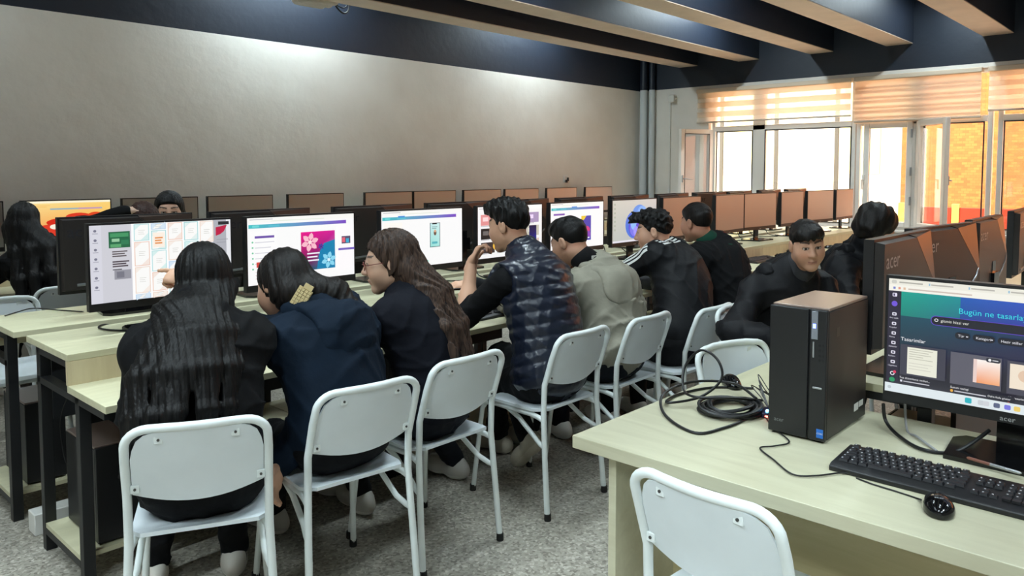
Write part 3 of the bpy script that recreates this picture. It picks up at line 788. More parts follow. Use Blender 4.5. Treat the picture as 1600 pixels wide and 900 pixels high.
    for x, c in ((.385, (200, 206, 212)), (.405, (206, 210, 216)), (.445, (90, 100, 130)), (.485, (120, 120, 220)), (.52, (236, 206, 110)), (.56, (30, 150, 190)), (.60, (70, 110, 200))): s.rr(x, .94, .024, .04, c, .006)
    s.rr(.415, .868, .11, .045, (30, 30, 44), .01); s.text(.422, .899, .022, 'Daha fazla göster', (240, 240, 244))
    return s

# ------------------------------------------------------------------ monitors of every row
FR = [(1.375, scr_gallery(), 'lit monitor showing a gallery of pale card designs, nearest in the front row'),
      (2.04, scr_poster(), 'lit monitor showing a pink and blue flower poster'),
      (2.80, scr_phone(), 'lit monitor showing a tall phone screen on white'),
      (3.515, scr_tiles(), 'lit monitor of dark picture tiles behind the boy in the puffer vest'),
      (4.19, scr_purple(), 'lit monitor with a purple poster behind the boy in grey'),
      (4.89, scr_swirl(), 'lit monitor with a blue swirl picture on a pale background')]
for x, sc, lab in FR: monitor(x, 3.27, .84, 0, lab, 'lit monitors of the front row', sc)
for k, (x, a) in enumerate([(5.58, 0), (6.41, 3), (7.03, -4), (7.77, 2), (8.52, -5), (9.25, 2)]):
    monitor(x, 3.27, .84, a, 'unlit monitor on the front row desks, %s after the lit blue swirl screen' % ORD[k], 'unlit monitors of the front row')
for k, x in enumerate([1.44, 2.13, 2.88, 3.60, 4.24, 4.93, 5.63, 6.34, 7.06, 7.69, 8.44, 9.17]):
    monitor(x, 3.83, .84, 180+(-3, 2, 1, -1, 2, 0, 1, 2, -3, 2, 1, 0)[k], 'black monitor turned away, on the second desk row, %s from the left' % ORD[k], 'monitors facing the wall on the second desk row', dull=True)
monitor(1.925, 6.22, .84, 0, 'lit monitor with an orange and red picture on the wall desks', 'monitors along the left wall', scr_orange())
for k, x in enumerate([1.22, 2.60, 3.28, 4.03, 4.88, 5.50, 6.22, 6.89, 7.65, 8.44]):
    lab = 'unlit monitor on the wall desks at the very left edge of the photo' if k == 0 else 'unlit monitor on the wall desks, %s to the right of the orange screen' % ORD[k-1]
    monitor(x, 6.22, .84, 0, lab, 'monitors along the left wall')
for k, (x, y, a) in enumerate([(2.73, .79, 180), (3.29, .80, 173), (4.00, .80, 180), (4.98, .83, 182)]):
    monitor(x, y, .84, a, ['black monitor back with a silver logo just behind the computer tower', 'black monitor back overlapped by the one behind the tower', 'black monitor back standing apart, third from the computer tower', 'black monitor back cut by the right edge of the photo'][k], 'monitor backs on the right row')
NEAR = monitor(2.262, .378, .76, -90, 'large lit monitor with a dark design page on the teacher desk', 'teacher monitor', scr_design())
del NEAR['group']

# ------------------------------------------------------------------ keyboards and mice
KROWS = [[(1, .6)]+[(1, .0)]*0, ]
def keyboard(name, loc, rz, label, detailed, group=None):
    t = thing(name, label, 'keyboard', loc, rz, group)
    b = MB(); P = [(-.078, 0), (.078, 0), (.078, .024), (.070, .027), (-.066, .018), (-.078, .012)]
    b.prism(P, -.225, .225, fn=lambda y, z, x: (x, y, z)); b.build('keyboard_case', M['black'], t, bevel=.0025)
    rows = []
    u = .0186
    for r, y in enumerate([.058, .034, .0155, -.003, -.0215, -.040]):
        z = .0185+(y+.066)/.136*.009; x = -.212; L = []
        if r == 0: ws = [1]+[-.6]+[1]*4+[-.4]+[1]*4+[-.4]+[1]*4
        elif r == 1: ws = [1]*13+[1.8]
        elif r == 2: ws = [1.5]+[1]*12+[1.3]
        elif r == 3: ws = [1.8]+[1]*11+[2]
        elif r == 4: ws = [1.2]+[1]*11+[2.6]
        else: ws = [1.3, 1.2, 1.2, 5.4, 1.2, 1.2, 1.2, 1.3]
        for w in ws:
            if w > 0: L.append((x, w))
            x += abs(w)*u
        x0 = .076
        if r in (1, 2): L += [(x0+u*k, 1) for k in range(3)]
        if r == 4: L += [(x0+u, 1)]
        if r == 5: L += [(x0+u*k, 1) for k in range(3)]
        if r: L += [(x0+.062+u*k, 1) for k in range(4 if r < 3 else 3)]
        rows.append((y, z, L))
    if detailed:
        cache = {}; rest = MB(); n = 0
        for y, z, L in rows:
            for x, w in L:
                if w not in cache:
                    k = MB(); W = w*u-.0022; h = .0165
                    v = [(0, -h/2, 0), (W, -h/2, 0), (W, h/2, 0), (0, h/2, 0), (.0018, -h/2+.002, .006), (W-.0018, -h/2+.002, .006), (W-.0018, h/2-.001, .006), (.0018, h/2-.001, .006)]
                    k.add(v, [(0, 3, 2, 1), (4, 5, 6, 7), (0, 1, 5, 4), (1, 2, 6, 5), (2, 3, 7, 6), (3, 0, 4, 7)])
                    if w < 4: k.box(.004, .0, .0061, .0075, .0045, .0063, 1)
                    cache[w] = k.mesh('key', [M['key'], M['legend']])
                n += 1
                if n <= 99:
                    o = bpy.data.objects.new('key', cache[w]); COL.objects.link(o); o.parent = t; o.location = (x, y, z)
                else: rest.box(x, y-.008, z, x+w*u-.002, y+.008, z+.006)
        if rest.v: rest.build('remaining_keys', M['key'], t)['kind'] = 'stuff'
    else:
        k = MB()
        for y, z, L in rows:
            for x, w in L: k.box(x, y-.008, z, x+w*u-.0022, y+.008, z+.005)
        k.build('keys', M['key'], t)
    return t
def mouse(loc, rz, label, group=None, s=1.0):
    t = thing('computer_mouse', label, 'mouse', loc, rz, group)
    F = Field(.003); F.ell((0, -.012, .010), (.031, .044, .028), k=.01); F.ell((0, .022, .010), (.027, .036, .020), k=.012)
    F.post.append(lambda P, d: np.maximum(d, -P[:, 2]+.0005))
    F.post.append(lambda P, d: np.maximum(d, .0016-np.hypot(np.abs(P[:, 0])*(P[:, 1] > .012)+.1*(P[:, 1] <= .012), np.maximum(.012-P[:, 2], 0))))
    np_obj('mouse_shell', [F.mesh()], M['black_gloss'], t, (0, 0, 0))
    w = MB().tube([(-.0035, .034, .025), (.0035, .034, .025)], .0075, 14).build('scroll_wheel', M['rubber'], t)
    MB().text('acer', .011, lambda a, c: (a-.011, c-.028, .0385-.0004*0)).build('logo_print', M['legend'], t)
    return t
keyboard('keyboard', (1.985, .470, .76), -PI/2, 'black keyboard in front of the lit teacher monitor', True)
mouse((1.838, .432, .76), -1.25, 'black wired mouse beside the keyboard at the front of the teacher desk')
mouse((2.44, 1.225, .76), 2.3, 'black mouse lying behind the cable coil on the teacher desk')
for x, y, lab in ((1.34, 2.90, 'black keyboard in front of the card gallery screen'), (2.86, 2.885, 'black keyboard under the elbow of the boy in the puffer vest'),
                  (4.92, 2.94, 'black keyboard in front of the blue swirl screen'), (6.35, 2.94, 'black keyboard beside the black jacket of the last boy in the front row'), (7.35, 2.98, 'black keyboard on the far front row desks near the window')):
    keyboard('keyboard', (x, y, .725), 0, lab, False, 'keyboards on the front row desks')
for x, y, lab in ((5.72, 2.80, 'black mouse left of the far keyboard beside the last boy'), (5.30, 2.93, 'black mouse by the keyboard under the blue swirl screen'), (7.85, 2.90, 'black mouse on the farthest front row desks'), (6.75, 2.93, 'black mouse right of the keyboard beside the last boy')):
    mouse((x, y, .725), .2, lab, 'mice on the front row desks')

# ------------------------------------------------------------------ computer towers
def tower(loc, rz, label, detailed=False, group=None):
    """front faces local -y; 0.16 wide, 0.31 deep, 0.37 tall"""
    t = thing('computer_tower', label, 'computer', loc, rz, group)
    MB().box(-.08, -.155, .008, .08, .155, .362).build('case', M['black'], t, bevel=.003)
    MB().box(-.079, -.15, .362, .079, .15, .37).build('lid', M['tower_top'], t, bevel=.002)
    f = MB().box(-.08, -.168, .006, .03, -.155, .366).box(.034, -.168, .006, .08, -.155, .366).box(.029, -.163, .006, .035, -.155, .366)
    f.build('front_panel', M['black'], t, bevel=.003)
    for x in (-.06, .06):
        for y in (-.12, .12): MB().lathe([(.012, 0), (.012, .008)], 10, (x, y, 0)).build('foot', M['rubber'], t)
    if detailed:
        k = MB().box(.038, -.1705, .285, .056, -.168, .362).build('power_strip', M['led_bezel'], t, bevel=.001)
        q = NT('blue_led'); q.b.inputs['Emission Color'].default_value = (.05, .1, 1, 1); q.b.inputs['Emission Strength'].default_value = 4
        MB().box(.043, -.1712, .315, .051, -.1704, .328).build('power_light', q.m, k)
        MB().box(.043, -.170, .235, .047, -.168, .278).build('card_slot', M['alu'], t)
        p = MB()
        for i in range(2):
            for j in range(4): p.box(.058+.009*i, -.1695, .225+.014*j, .063+.009*i, -.168, .231+.014*j)
        p.build('port_row', M['rubber'], t)
        MB().box(.045, -.171, .150, .070, -.168, .155).build('handle_slot', M['alu'], t, bevel=.001)
        MB().box(.058, -.1692, .016, .076, -.168, .040).build('blue_sticker', M['sticker'], t)
        MB().text('CORE', .0065, lambda a, c: (.0585+a, -.1696, .026+c)).build('sticker_print', M['label_w'], t)
        MB().text('acer', .016, lambda a, c: (-.062+a, -.1684, .038+c)).build('front_logo', M['shell_line'], t)
        MB().box(.0800, .055, .040, .0806, .090, .062).box(.08, .095, .045, .0806, .13, .062).build('side_label', M['label_w'], t)
        MB().box(.08, -.10, .285, .0804, -.075, .31).build('side_badge', M['shell'], t)
    return t
tower((2.245, .85, .76), -PI/2, 'black computer tower standing on the teacher desk', True)
tower((1.075, 3.175, .114), 0, 'black computer tower on the foot shelf of the nearest front desk, at left', group='towers under the desks')
tower((1.50, 3.175, .114), 0, 'black computer tower on the foot shelf behind the legs of the straight haired girl', group='towers under the desks')
tower((1.065, 3.98, .114), PI, 'black computer tower under the second desk row, left end', group='towers under the desks')
tower((2.75, 3.175, .114), 0, 'black computer tower on the foot shelf beneath the phone picture screen', group='towers under the desks')
tower((3.45, .84, .114), PI, 'black computer tower on the foot shelf of the right row, behind the lit teacher monitor', group='towers under the desks')

# ------------------------------------------------------------------ cables and small things on the teacher desk
def cable(name, pts, r, label, cat='cable', m='cable', sub=8, parent=None):
    P = [Vector(p) for p in pts]; Q = []
    for i in range(len(P)-1):                            # Catmull-Rom
        a, b, c, d = P[max(i-1, 0)], P[i], P[i+1], P[min(i+2, len(P)-1)]
        for k in range(sub):
            u = k/sub; Q.append(.5*((2*b)+(c-a)*u+(2*a-5*b+4*c-d)*u*u+(3*b-a-3*c+d)*u**3))
    Q.append(P[-1]); o = MB().tube(Q, r, 8).build(name, M[m], parent)
    return tag(o, label, cat) if label else o
zt = .7645
co = []
for k in range(13):
    R = .080+.018*math.sin(k*2.1); ph = k*1.3
    for j in range(10):
        a = 2*PI*j/10+ph*.05
        co.append((2.175+.004*math.sin(ph)+R*1.15*math.cos(a), 1.095+.004*math.cos(ph*2)+R*.95*math.sin(a), zt+.003*(k % 6)+.004*math.sin(a*2+k)+.003))
big = [(2.22, 1.03, zt), (2.12, 1.02, zt), (2.01, 1.03, zt), (1.915, 1.07, zt), (1.985, 1.21, zt+.004), (2.12, 1.30, zt+.02), (2.28, 1.29, zt+.03), (2.36, 1.18, zt+.03), (2.28, 1.06, zt+.02)]
loop = [(2.30, 1.05, zt+.012), (2.16, 1.10, zt+.04), (2.12, 1.19, zt+.035), (2.18, 1.262, .80), (2.23, 1.285, .86), (2.24, 1.235, .918), (2.23, 1.17, .90), (2.21, 1.145, .845), (2.16, 1.19, .79), (2.08, 1.26, zt+.01), (2.2, 1.30, zt), (2.36, 1.26, zt), (2.45, 1.15, zt)]
t = thing('cable_coil', 'tangled coil of thick black cable on the teacher desk', 'cable', (2.18, 1.1, .76))
def rel(p): return [(a-2.18, b-1.1, c-.76) for a, b, c in p]
cable('coil', rel(co), .0042, None, sub=3, parent=t); cable('loose_loop', rel(big), .0045, None, parent=t); cable('upright_loop', rel(loop), .0042, None, parent=t)
for k in range(5):
    a = .3+k*.5
    cable('thin_strand', rel([(2.24, 1.0, zt+.01), (2.27+.02*k, 1.04+.012*k, zt+.03+.012*k), (2.33, 1.10-.02*k, zt+.045-.006*k), (2.37+.01*k, 1.03-.012*k, zt)]), .0016, None, parent=t)
t = thing('usb_hub', 'small dark hub with a glowing blue light beside the tower', 'hub', (2.215, 1.0, .76), .5)
MB().box(-.035, -.014, .001, .035, .014, .016).build('hub_case', mat('dark_purple_plastic', (30, 24, 60), .3), t, bevel=.003)
q = NT('blue_light'); q.b.inputs['Emission Color'].default_value = (.1, .45, 1, 1); q.b.inputs['Emission Strength'].default_value = 30
MB().lathe([(.0045, 0), (.0042, .003), (.002, .005)], 10, (-.012, -.004, .016)).build('blue_light', q.m, t)
q = NT('red_light'); q.b.inputs['Emission Color'].default_value = (1, .08, .05, 1); q.b.inputs['Emission Strength'].default_value = 12
MB().box(-.037, -.004, .004, -.0348, .004, .009).build('red_light', q.m, t)
MB().box(.035, -.006, .003, .055, .006, .010).build('usb_plug', M['alu'], t, bevel=.001)
cable('keyboard_cable', [(2.19, .99, zt), (2.11, .93, zt), (2.027, .846, zt), (1.965, .862, zt), (1.925, .882, zt), (1.87, .82, zt), (1.81, .745, zt), (1.84, .70, zt), (1.90, .66, zt), (1.93, .61, zt)], .0022, 'thin black cable running from the hub to the keyboard')
cable('mouse_cable', [(1.897, .625, zt-.002), (1.885, .585, zt-.002), (1.878, .53, zt-.002), (1.870, .485, zt-.002), (1.852, .470, zt+.004)], .002, 'thin black cable joining the mouse to the keyboard edge')
cable('monitor_cable', [(2.30, .69, .84), (2.31, .685, .79), (2.27, .64, zt+.004), (2.20, .56, zt+.003), (2.24, .49, zt+.003), (2.315, .43, .82)], .005, 'thick black cable looping below the lit teacher monitor')
cable('power_cable', [(2.36, .66, 1.0), (2.37, .655, .88), (2.35, .64, zt+.002), (2.30, .60, zt+.002), (2.22, .53, zt+.0)], .0035, 'thin grey cable behind the lit teacher monitor', m='grey_cable')
t = thing('pen', 'silver and brown pen lying on the monitor stand', 'pen', (2.175, .40, .776), 1.35)
MB().tube([(-.07, 0, 0), (-.065, 0, 0), (0, 0, 0)], [.0012, .004, .0042], 10).build('silver_half', M['alu'], t)
MB().tube([(0, 0, 0), (.05, 0, 0), (.055, 0, 0)], [.0042, .0042, .002], 10).build('brown_half', mat('brown_barrel', (130, 84, 70), .35), t)
cable('shelf_cable', [(1.30, 3.56, .80), (1.24, 3.53, .835), (1.20, 3.50, .845), (1.17, 3.44, .845), (1.20, 3.34, .845), (1.33, 3.20, .845), (1.42, 3.10, .85), (1.43, 3.035, .83), (1.40, 3.0, .76), (1.41, 2.97, .73)], .004, 'black cable drooping over the shelf below the card gallery screen')
cable('desk_cable', [(.98, 4.05, .845), (1.05, 4.12, .845), (1.12, 4.14, .85), (1.20, 4.02, .845), (1.26, 3.9, .845)], .003, 'thin black cable on the second desk row at far left')
for k, (x, y) in enumerate([(3.16, 3.30), (4.56, 3.32), (6.78, 3.34), (7.4, 3.34), (5.2, 3.35)]):
    cable('monitor_lead', [(x-.22, y+.06, 1.0), (x-.20, y+.12, .92), (x-.1, y+.10, .855), (x+.05, y+.02, .846), (x+.16, y-.02, .846), (x+.20, y+.10, .86), (x+.22, y+.15, .93)], .0035,
          'loose black lead on the shelf, %s of those behind the front row monitors' % ORD[k])
cable('tower_cable', [(1.06, 3.42, .66), (1.03, 3.38, .62), (1.0, 3.40, .50), (1.0, 3.37, .36), (1.02, 3.345, .30)], .003, 'black cable hanging behind the nearest floor tower at left')
# ceiling projector hanging beside the first beam
t = thing('ceiling_projector', 'pale box hanging from the ceiling at the top edge, cables dangling', 'projector', (3.93, 6.03, 2.975))
F = Field(.012); F.cone((-.13, 0, .06), (.13, 0, .06), .058, .058, k=.03); F.cone((-.12, -.10, .06), (.12, -.10, .06), .055, .055, k=.04); F.cone((-.12, .1, .06), (.12, .1, .06), .055, .055, k=.04)
np_obj('projector_body', [F.mesh()], mat('pale_projector_plastic', (176, 170, 160), .5), t, (0, 0, 0))
MB().tube([(0, 0, .10), (0, 0, .645)], .02, 10).build('ceiling_mount', M['white_plastic'], t)
cable('dangling_cable', [(.15, -.02, .10), (.22, -.02, .01), (.30, -.0, -.02), (.36, .01, .02), (.37, .02, .12), (.33, .02, .3), (.2, .02, .5)], .008, None, parent=t)
cable('dangling_cable', [(.15, .04, .10), (.26, .04, .05), (.33, .03, .04), (.37, .03, .10), (.36, .03, .3), (.28, .03, .5)], .006, None, parent=t)
# ------------------------------------------------------------------ people
UP = V3(0, 0, 1)
def cloth(name, c, rough=.85, bump=.35, bscale=22, spec=.2): return mat(name, c, rough, spec=spec, noise=.12, nscale=9, bump=bump, bscale=bscale)
def basis(f0, up):
    up = unit(up); f = unit(f0-up*np.dot(f0, up)); r = np.cross(f, up); return np.stack([r, f, up], 1)
def head_basis(d, pitch, roll):
    f = unit(V3(d[0], d[1], 0)); r = np.cross(f, UP); p = math.radians(pitch)
    f2 = f*math.cos(p)-UP*math.sin(p); u2 = np.cross(r, f2); q = math.radians(roll)
    r3 = r*math.cos(q)+u2*math.sin(q); return np.stack([r3, f2, np.cross(r3, f2)], 1)
def ik(a, c, l1, l2, hint):
    d = c-a; L = min(np.linalg.norm(d), (l1+l2)*.999); u = unit(d)
    x = (l1*l1-l2*l2+L*L)/(2*L); y = math.sqrt(max(l1*l1-x*x, 0)); h = np.asarray(hint, float); h = unit(h-u*np.dot(h, u))
    return a+u*x+h*y
def wrinkle(amp, seed, s=1.0):
    """soft billows plus thin slanting creases, like loose cloth"""
    g = np.random.default_rng(seed); n = 5
    ks = [unit(g.normal(0, 1, 3)*V3(.8, .8, 1.2))*g.uniform(38, 78)*s for _ in range(n)]; k2 = [g.normal(0, 8, 3) for _ in range(n)]; k3 = [g.normal(0, 9, 3) for _ in range(n)]; ph = g.uniform(0, 6, (n, 3))
    kb = [g.normal(0, 9, 3) for _ in range(3)]
    def fn(P, d):
        w = 0
        for i in range(n):
            a = np.abs(np.sin(.5*(P@ks[i])+ph[i, 0]+2.2*np.sin(P@k2[i]+ph[i, 1]))); w = w+(1-a)**2.5*np.clip(.5+np.sin(P@k3[i]+ph[i, 2]), 0, 1)
        b = sum(np.sin(P@k+ph[i, 1]) for i, k in enumerate(kb))
        return d-amp*(1.25*w-.5+.35*b)
    return fn
def ridges(c, B, amp, n, seed, wav=0, low=None):
    """hair strands running down from the crown"""
    g = np.random.default_rng(seed); ph = g.uniform(0, 6, 6)
    def fn(P, d):
        q = (P-c)@B; a = np.arctan2(q[:, 0], -q[:, 1]+.02); lx = q[:, 0]/.1
        t = np.clip((-q[:, 2])/.12, 0, 1); u = a*(1-t)+lx*t
        z = q[:, 2]
        w = np.sin(n*u+ph[0]+1.2*np.sin(11*z+ph[1])+wav*np.sin(38*z+3*u+ph[4]))+.7*np.sin(2.3*n*u+ph[2]+1.7*np.sin(8*z+ph[3])+wav*np.sin(50*z+ph[5]))
        return d+amp*w*.5
    return fn
def hand(parts, W, f, n, side, curl=(20, 30, 25), point=None, h=.004, s=1.0, spread=.0):
    """W wrist, f finger direction, n palm normal, side +1 when the thumb lies on f x n"""
    W = np.asarray(W, float); f = unit(f); n = unit(np.asarray(n, float)-f*np.dot(n, f)); t = np.cross(f, n)*side
    F = Field(h); B = np.stack([t, f, n], 1)
    F.cone(W-f*.03*s, W+f*.015*s, .024*s, .026*s, k=.02)
    F.ell(W+f*.05*s, V3(.040, .050, .0155)*s, B, k=.02)
    F.cone(W+f*.075*s+t*.026*s, W+f*.075*s-t*.028*s, .011*s, .010*s, k=.015)
    for i, (o, L) in enumerate(((.028, .074), (.0095, .083), (-.009, .077), (-.027, .060))):
        cs = curl if not (point is not None and i != 0) else point
        d = unit(f+t*(o*spread)); p = W+f*.085*s+t*o*s; ax = n; ang = 0; r = (.0088, .0092, .0088, .0078)[i]*s
        for j, fr in enumerate((.45, .31, .24)):
            ang += math.radians(cs[j]); v = d*math.cos(ang)+n*math.sin(ang); p2 = p+v*L*fr*s
            F.cone(p, p2, r*(1-.07*j), r*(1-.07*(j+1)), k=.006); p = p2
    p = W+f*.022*s+t*.028*s; v1 = unit(f*.75+t*.75+n*.25); v2 = unit(f*.95+t*.25+n*.35)
    F.cone(p, p+v1*.042*s, .0135*s, .0115*s, k=.014); F.cone(p+v1*.042*s, p+v1*.042*s+v2*.034*s, .0112*s, .0088*s, k=.008)
    parts.append(F.mesh())
def person(label, H, N, f0, hd, c, pitch=5, roll=0, hw=.165, arms=None, feet=None, fem=False, skin=(206, 160, 132), lips=(176, 108, 98), brow=(40, 30, 26),
           top=None, legs=None, shoe=((226, 222, 214), (238, 238, 234)), hair=None, hs=1.0, hx=None, build=1.0, seed=1, extra=None, fine=.0032, sleeves=(1, 1), collar=True, toe=(0, 0)):
    H, N, c, f0 = [np.asarray(v, float) for v in (H, N, c, (f0[0], f0[1], 0))]; f0 = unit(f0)
    base = V3(H[0], H[1], 0); t = thing('person', label, 'person', tuple(base))
    up = unit(N-H); B = basis(f0, up); rt, f = B[:, 0], B[:, 1]; L = np.linalg.norm(N-H); Bh = head_basis(hd, pitch, roll)
    T = lambda x, y, z: c+Bh@(V3(x, y, z)*hs)
    S = {s: N-up*.085+rt*s*hw for s in (-1, 1)}
    A = {}
    for s in (-1, 1):
        W, hint = arms[s][0], arms[s][1]; W = np.asarray(W, float); d = W-S[s]
        if np.linalg.norm(d) > .545: W = S[s]+unit(d)*.545
        A[s] = (ik(S[s], W, .29, .258, hint), W)
    LG = {}
    for s in (-1, 1):
        a = np.asarray(feet[s], float) if feet else base+f0*.45+np.cross(f0, UP)*s*.12+UP*.085
        h0 = H+np.cross(f0, UP)*s*.09-UP*.02
        LG[s] = (h0, ik(h0, a, .43, .43, f0*1.0+UP*.75), a)
    def torso(F, g=0, k=.075):
        b = build
        F.ell(H+up*.015, V3(.178*b+g, .140*b+g, .125+g), B, k)
        F.ell(H+up*L*.34-f*.03, V3(.162*b+g, .126*b+g, .19+g), B, k)
        F.ell(H+up*L*.66-f*.030, V3(.168*b+g, .122*b+g, .20+g), B, k)
        for s in (-1, 1): F.cone(N-up*.09-f*.012, S[s], .088+g, .066*b+g, k)
        F.cone(N-up*.07-f*.01, N+up*.035, .085+g, .062+g, k)
    def arm(F, s, g=0, k=.03, full=1.0):
        E, W = A[s]; F.cone(S[s], E, .063*build+g, .050+g, k)
        F.cone(E, E+(W-E)*full, .051+g, .051-.012*full+g, k)
    def leg(F, s, g=0, k=.04):
        a, b_, d = LG[s]; F.cone(a, b_, .088*build+g, .066+g, k); F.cone(b_, d+UP*.012, .064+g, .050+g, k)
    # body: one figure under its clothes
    parts = []; F = Field(.013); torso(F, -.022)
    for s in (-1, 1): arm(F, s, -.016); leg(F, s, -.018)
    F.cone(N-up*.02, T(0, -.03, -.06), .052, .050, .03); F.ell(T(0, -.01, .03), V3(.066, .085, .08)*hs, Bh, .02)
    parts.append(F.mesh())
    F = Field(fine)
    F.ell(T(0, -.014, .036), V3(.074, .094, .086)*hs, Bh, .02); F.ell(T(0, .030, -.038), V3(.062, .061, .074)*hs, Bh, .04)
    F.cone(T(-.045, -.005, -.052), T(-.012, .062, -.096), .022*hs, .017*hs, .025); F.cone(T(.045, -.005, -.052), T(.012, .062, -.096), .022*hs, .017*hs, .025)
    F.ell(T(0, .070, -.100), V3(.022, .018, .017)*hs, Bh, .02)
    F.cone(T(-.036, .070, .029), T(.036, .070, .029), .013*hs, .013*hs, .025)
    for s in (-1, 1):
        F.ell(T(s*.036, .055, -.030), V3(.028, .026, .032)*hs, Bh, .04)
        F.ell(T(s*.031, .101, .007), V3(.017, .015, .0085)*hs, Bh, .012, -1)
        F.ell(T(s*.031, .0745, .006), V3(.0145, .0145, .0135)*hs, Bh, .003)
        F.cone(T(s*.017, .0885, .0135), T(s*.046, .0795, .0118), .0048*hs, .0042*hs, .005); F.cone(T(s*.018, .0875, -.0035), T(s*.045, .079, -.003), .0036*hs, .0032*hs, .005)
        F.ell(T(s*.078, -.012, -.004), V3(.009, .020, .032)*hs, Bh@np.array([[1, 0, s*.0], [0, 1, .2], [0, -.2, 1]]), .008)
        F.ell(T(s*.088, -.008, .002), V3(.006, .010, .017)*hs, Bh, .006, -1)
        F.ell(T(s*.012, .100, -.030), V3(.009, .010, .008)*hs, Bh, .008)
    F.cone(T(0, .086, .020), T(0, .108, -.024), .0085*hs, .0115*hs, .014); F.ell(T(0, .110, -.027), V3(.010, .010, .009)*hs, Bh, .008)
    F.cone(T(-.020, .081, -.064), T(0, .0925, -.0615), .0048*hs, .0065*hs, .006); F.cone(T(.020, .081, -.064), T(0, .0925, -.0615), .0048*hs, .0065*hs, .006)
    F.cone(T(-.018, .081, -.0705), T(.018, .081, -.0705), .0065*hs, .0065*hs, .006); F.ell(T(0, .087, -.073), V3(.016, .008, .0075)*hs, Bh, .006)
    F.cone(N-up*.01, T(0, -.028, -.055), .053 if fem else .058, .050 if fem else .055, .03)
    parts.append(F.mesh()); nh = (len(parts[0][0]), len(parts[0][0])+len(parts[1][0]))
    for s in (-1, 1):
        o = arms[s][2] if len(arms[s]) > 2 else {}
        E, W = A[s]; fd = o.get('f', (W-E)+f0*.1); pn = o.get('n', -UP+f0*.01)
        hand(parts, W, fd, pn, o.get('side', s*(1 if np.dot(np.cross(unit(fd), np.asarray(pn, float)), rt*-s) > 0 else -1)*s), o.get('curl', (14, 24, 18)), o.get('point'), s=.94 if fem else 1.0)
        if sleeves[0 if s < 0 else 1] < 1:
            F = Field(.005); F.cone(E, W, .042, .027, .02); F.ell(E+(W-E)*.28, V3(.043, .043, .07), basis(f0, W-E) if abs(np.dot(unit(W-E), f0)) < .95 else np.eye(3), .03); parts.append(F.mesh())
    vs = np.concatenate([p[0] for p in parts]); q = ((vs-c)@Bh)/hs
    cs = np.tile(np.array(lin(skin)), (len(vs), 1)); hm = np.zeros(len(vs), bool); hm[nh[0]:nh[1]] = True
    def paint(m, col, a=1.0): cs[m & hm] = cs[m & hm]*(1-a)+np.array(lin(col))*a
    ck = np.exp(-((np.abs(q[:, 0])-.042)**2+(q[:, 2]+.03)**2)/.0005); cs[:, 1] *= 1-.14*ck*hm; cs[:, 2] *= 1-.16*ck*hm
    paint((np.abs(q[:, 0]) < .023) & (q[:, 1] > .075) & (q[:, 2] > -.0775-.02*np.abs(q[:, 0])) & (q[:, 2] < -.0605+.02*np.abs(q[:, 0])), lips, .6)
    paint((np.abs(q[:, 0]) < .021) & (q[:, 1] > .074) & (np.abs(q[:, 2]+.0668) < .0016), (92, 48, 44), .8)
    for s in (-1, 1):
        ex = q[:, 0]-s*.031; ez = q[:, 2]-.006; r = np.hypot(ex/.0142, ez/.0066)
        paint((r < 1.12) & (q[:, 1] > .066), (70, 48, 40)); paint((r < .9) & (q[:, 1] > .07), (184, 174, 165))
        paint((np.hypot(ex-(-.001*s), ez) < .0066) & (q[:, 1] > .07), (40, 26, 20)); paint((ez > .0040) & (ez < .0075) & (np.abs(ex) < .0155) & (q[:, 1] > .066), (52, 36, 30))
        bx = s*q[:, 0]; bz = .032+.006*np.sin(np.clip((bx-.012)/.04, 0, 1)*2.2); paint((bx > .011) & (bx < .054) & (np.abs(q[:, 2]-bz) < .0048) & (q[:, 1] > .045), brow, .85)
    np_obj('body', parts, M['skin'], t, base, cs)
    # clothes
    top = top or {}
    tm = top.get('m')
    F = Field(.0085); vest = top.get('vest')
    torso(F, .014)
    nb = T(0, -.034, -.085); ct = N+(nb-N)*top.get('collar', .62)
    if collar: F.cone(N-up*.01, ct, .078, .068, .03)
    if not vest:
        for s in (-1, 1): arm(F, s, .008, full=.97*sleeves[0 if s < 0 else 1] if sleeves[0 if s < 0 else 1] == 1 else .28)
    if top.get('hood'):
        hk = top['hood']
        G = Field(.008)
        for k in range(9):
            a = PI*(k/8); p = N+up*.045+rt*math.cos(a)*.108-f*(.025+.115*math.sin(a))-up*(.02+.085*math.sin(a))
            G.ell(p, V3(.044, .040, .036)*hk, B, .03)
        G.ell(N-f*.148-up*.105, V3(.118, .050, .095)*hk, B, .05); G.ell(N-f*.085+up*.05, V3(.075, .055, .06), B, .03, -1); G.ell(ct+up*.03+f*.06, V3(.06, .07, .08), B, .02, -1)
        G.post.append(wrinkle(.006, seed+3)); np_obj('hood', [G.mesh()], tm, t, base)
    if top.get('hood_up'):
        F.ell(T(0, -.02, .03), V3(.108, .122, .122)*hs, Bh, .05); F.ell(T(0, -.06, -.05), V3(.095, .08, .09)*hs, Bh, .05)
        F.ell(T(0, .135, -.03), V3(.06, .085, .085)*hs, Bh, .03, -1)
    # open neck so that the throat and chin stay free
    F.ell(ct+up*.03+f*.05, V3(.048, .05, .055), B, .02, -1)
    if vest:
        def puff(P, d):
            s_ = (P-H)@up; return d-.0075*np.sqrt(np.abs(np.sin(PI*(s_+.004*np.sin((P@rt)*22))/.056)))+.003
        F.post.append(puff)
        for s in (-1, 1): F.ell(S[s]+rt*s*.052-up*.03, V3(.035, .085, .11), B, .02, -1)
    F.post.append(wrinkle(top.get('w', .006), seed, top.get('ws', 1.0)))
    shell = F.mesh(); np_obj(top.get('name', 'jacket'), [shell], tm, t, base); SHELL.append(shell)
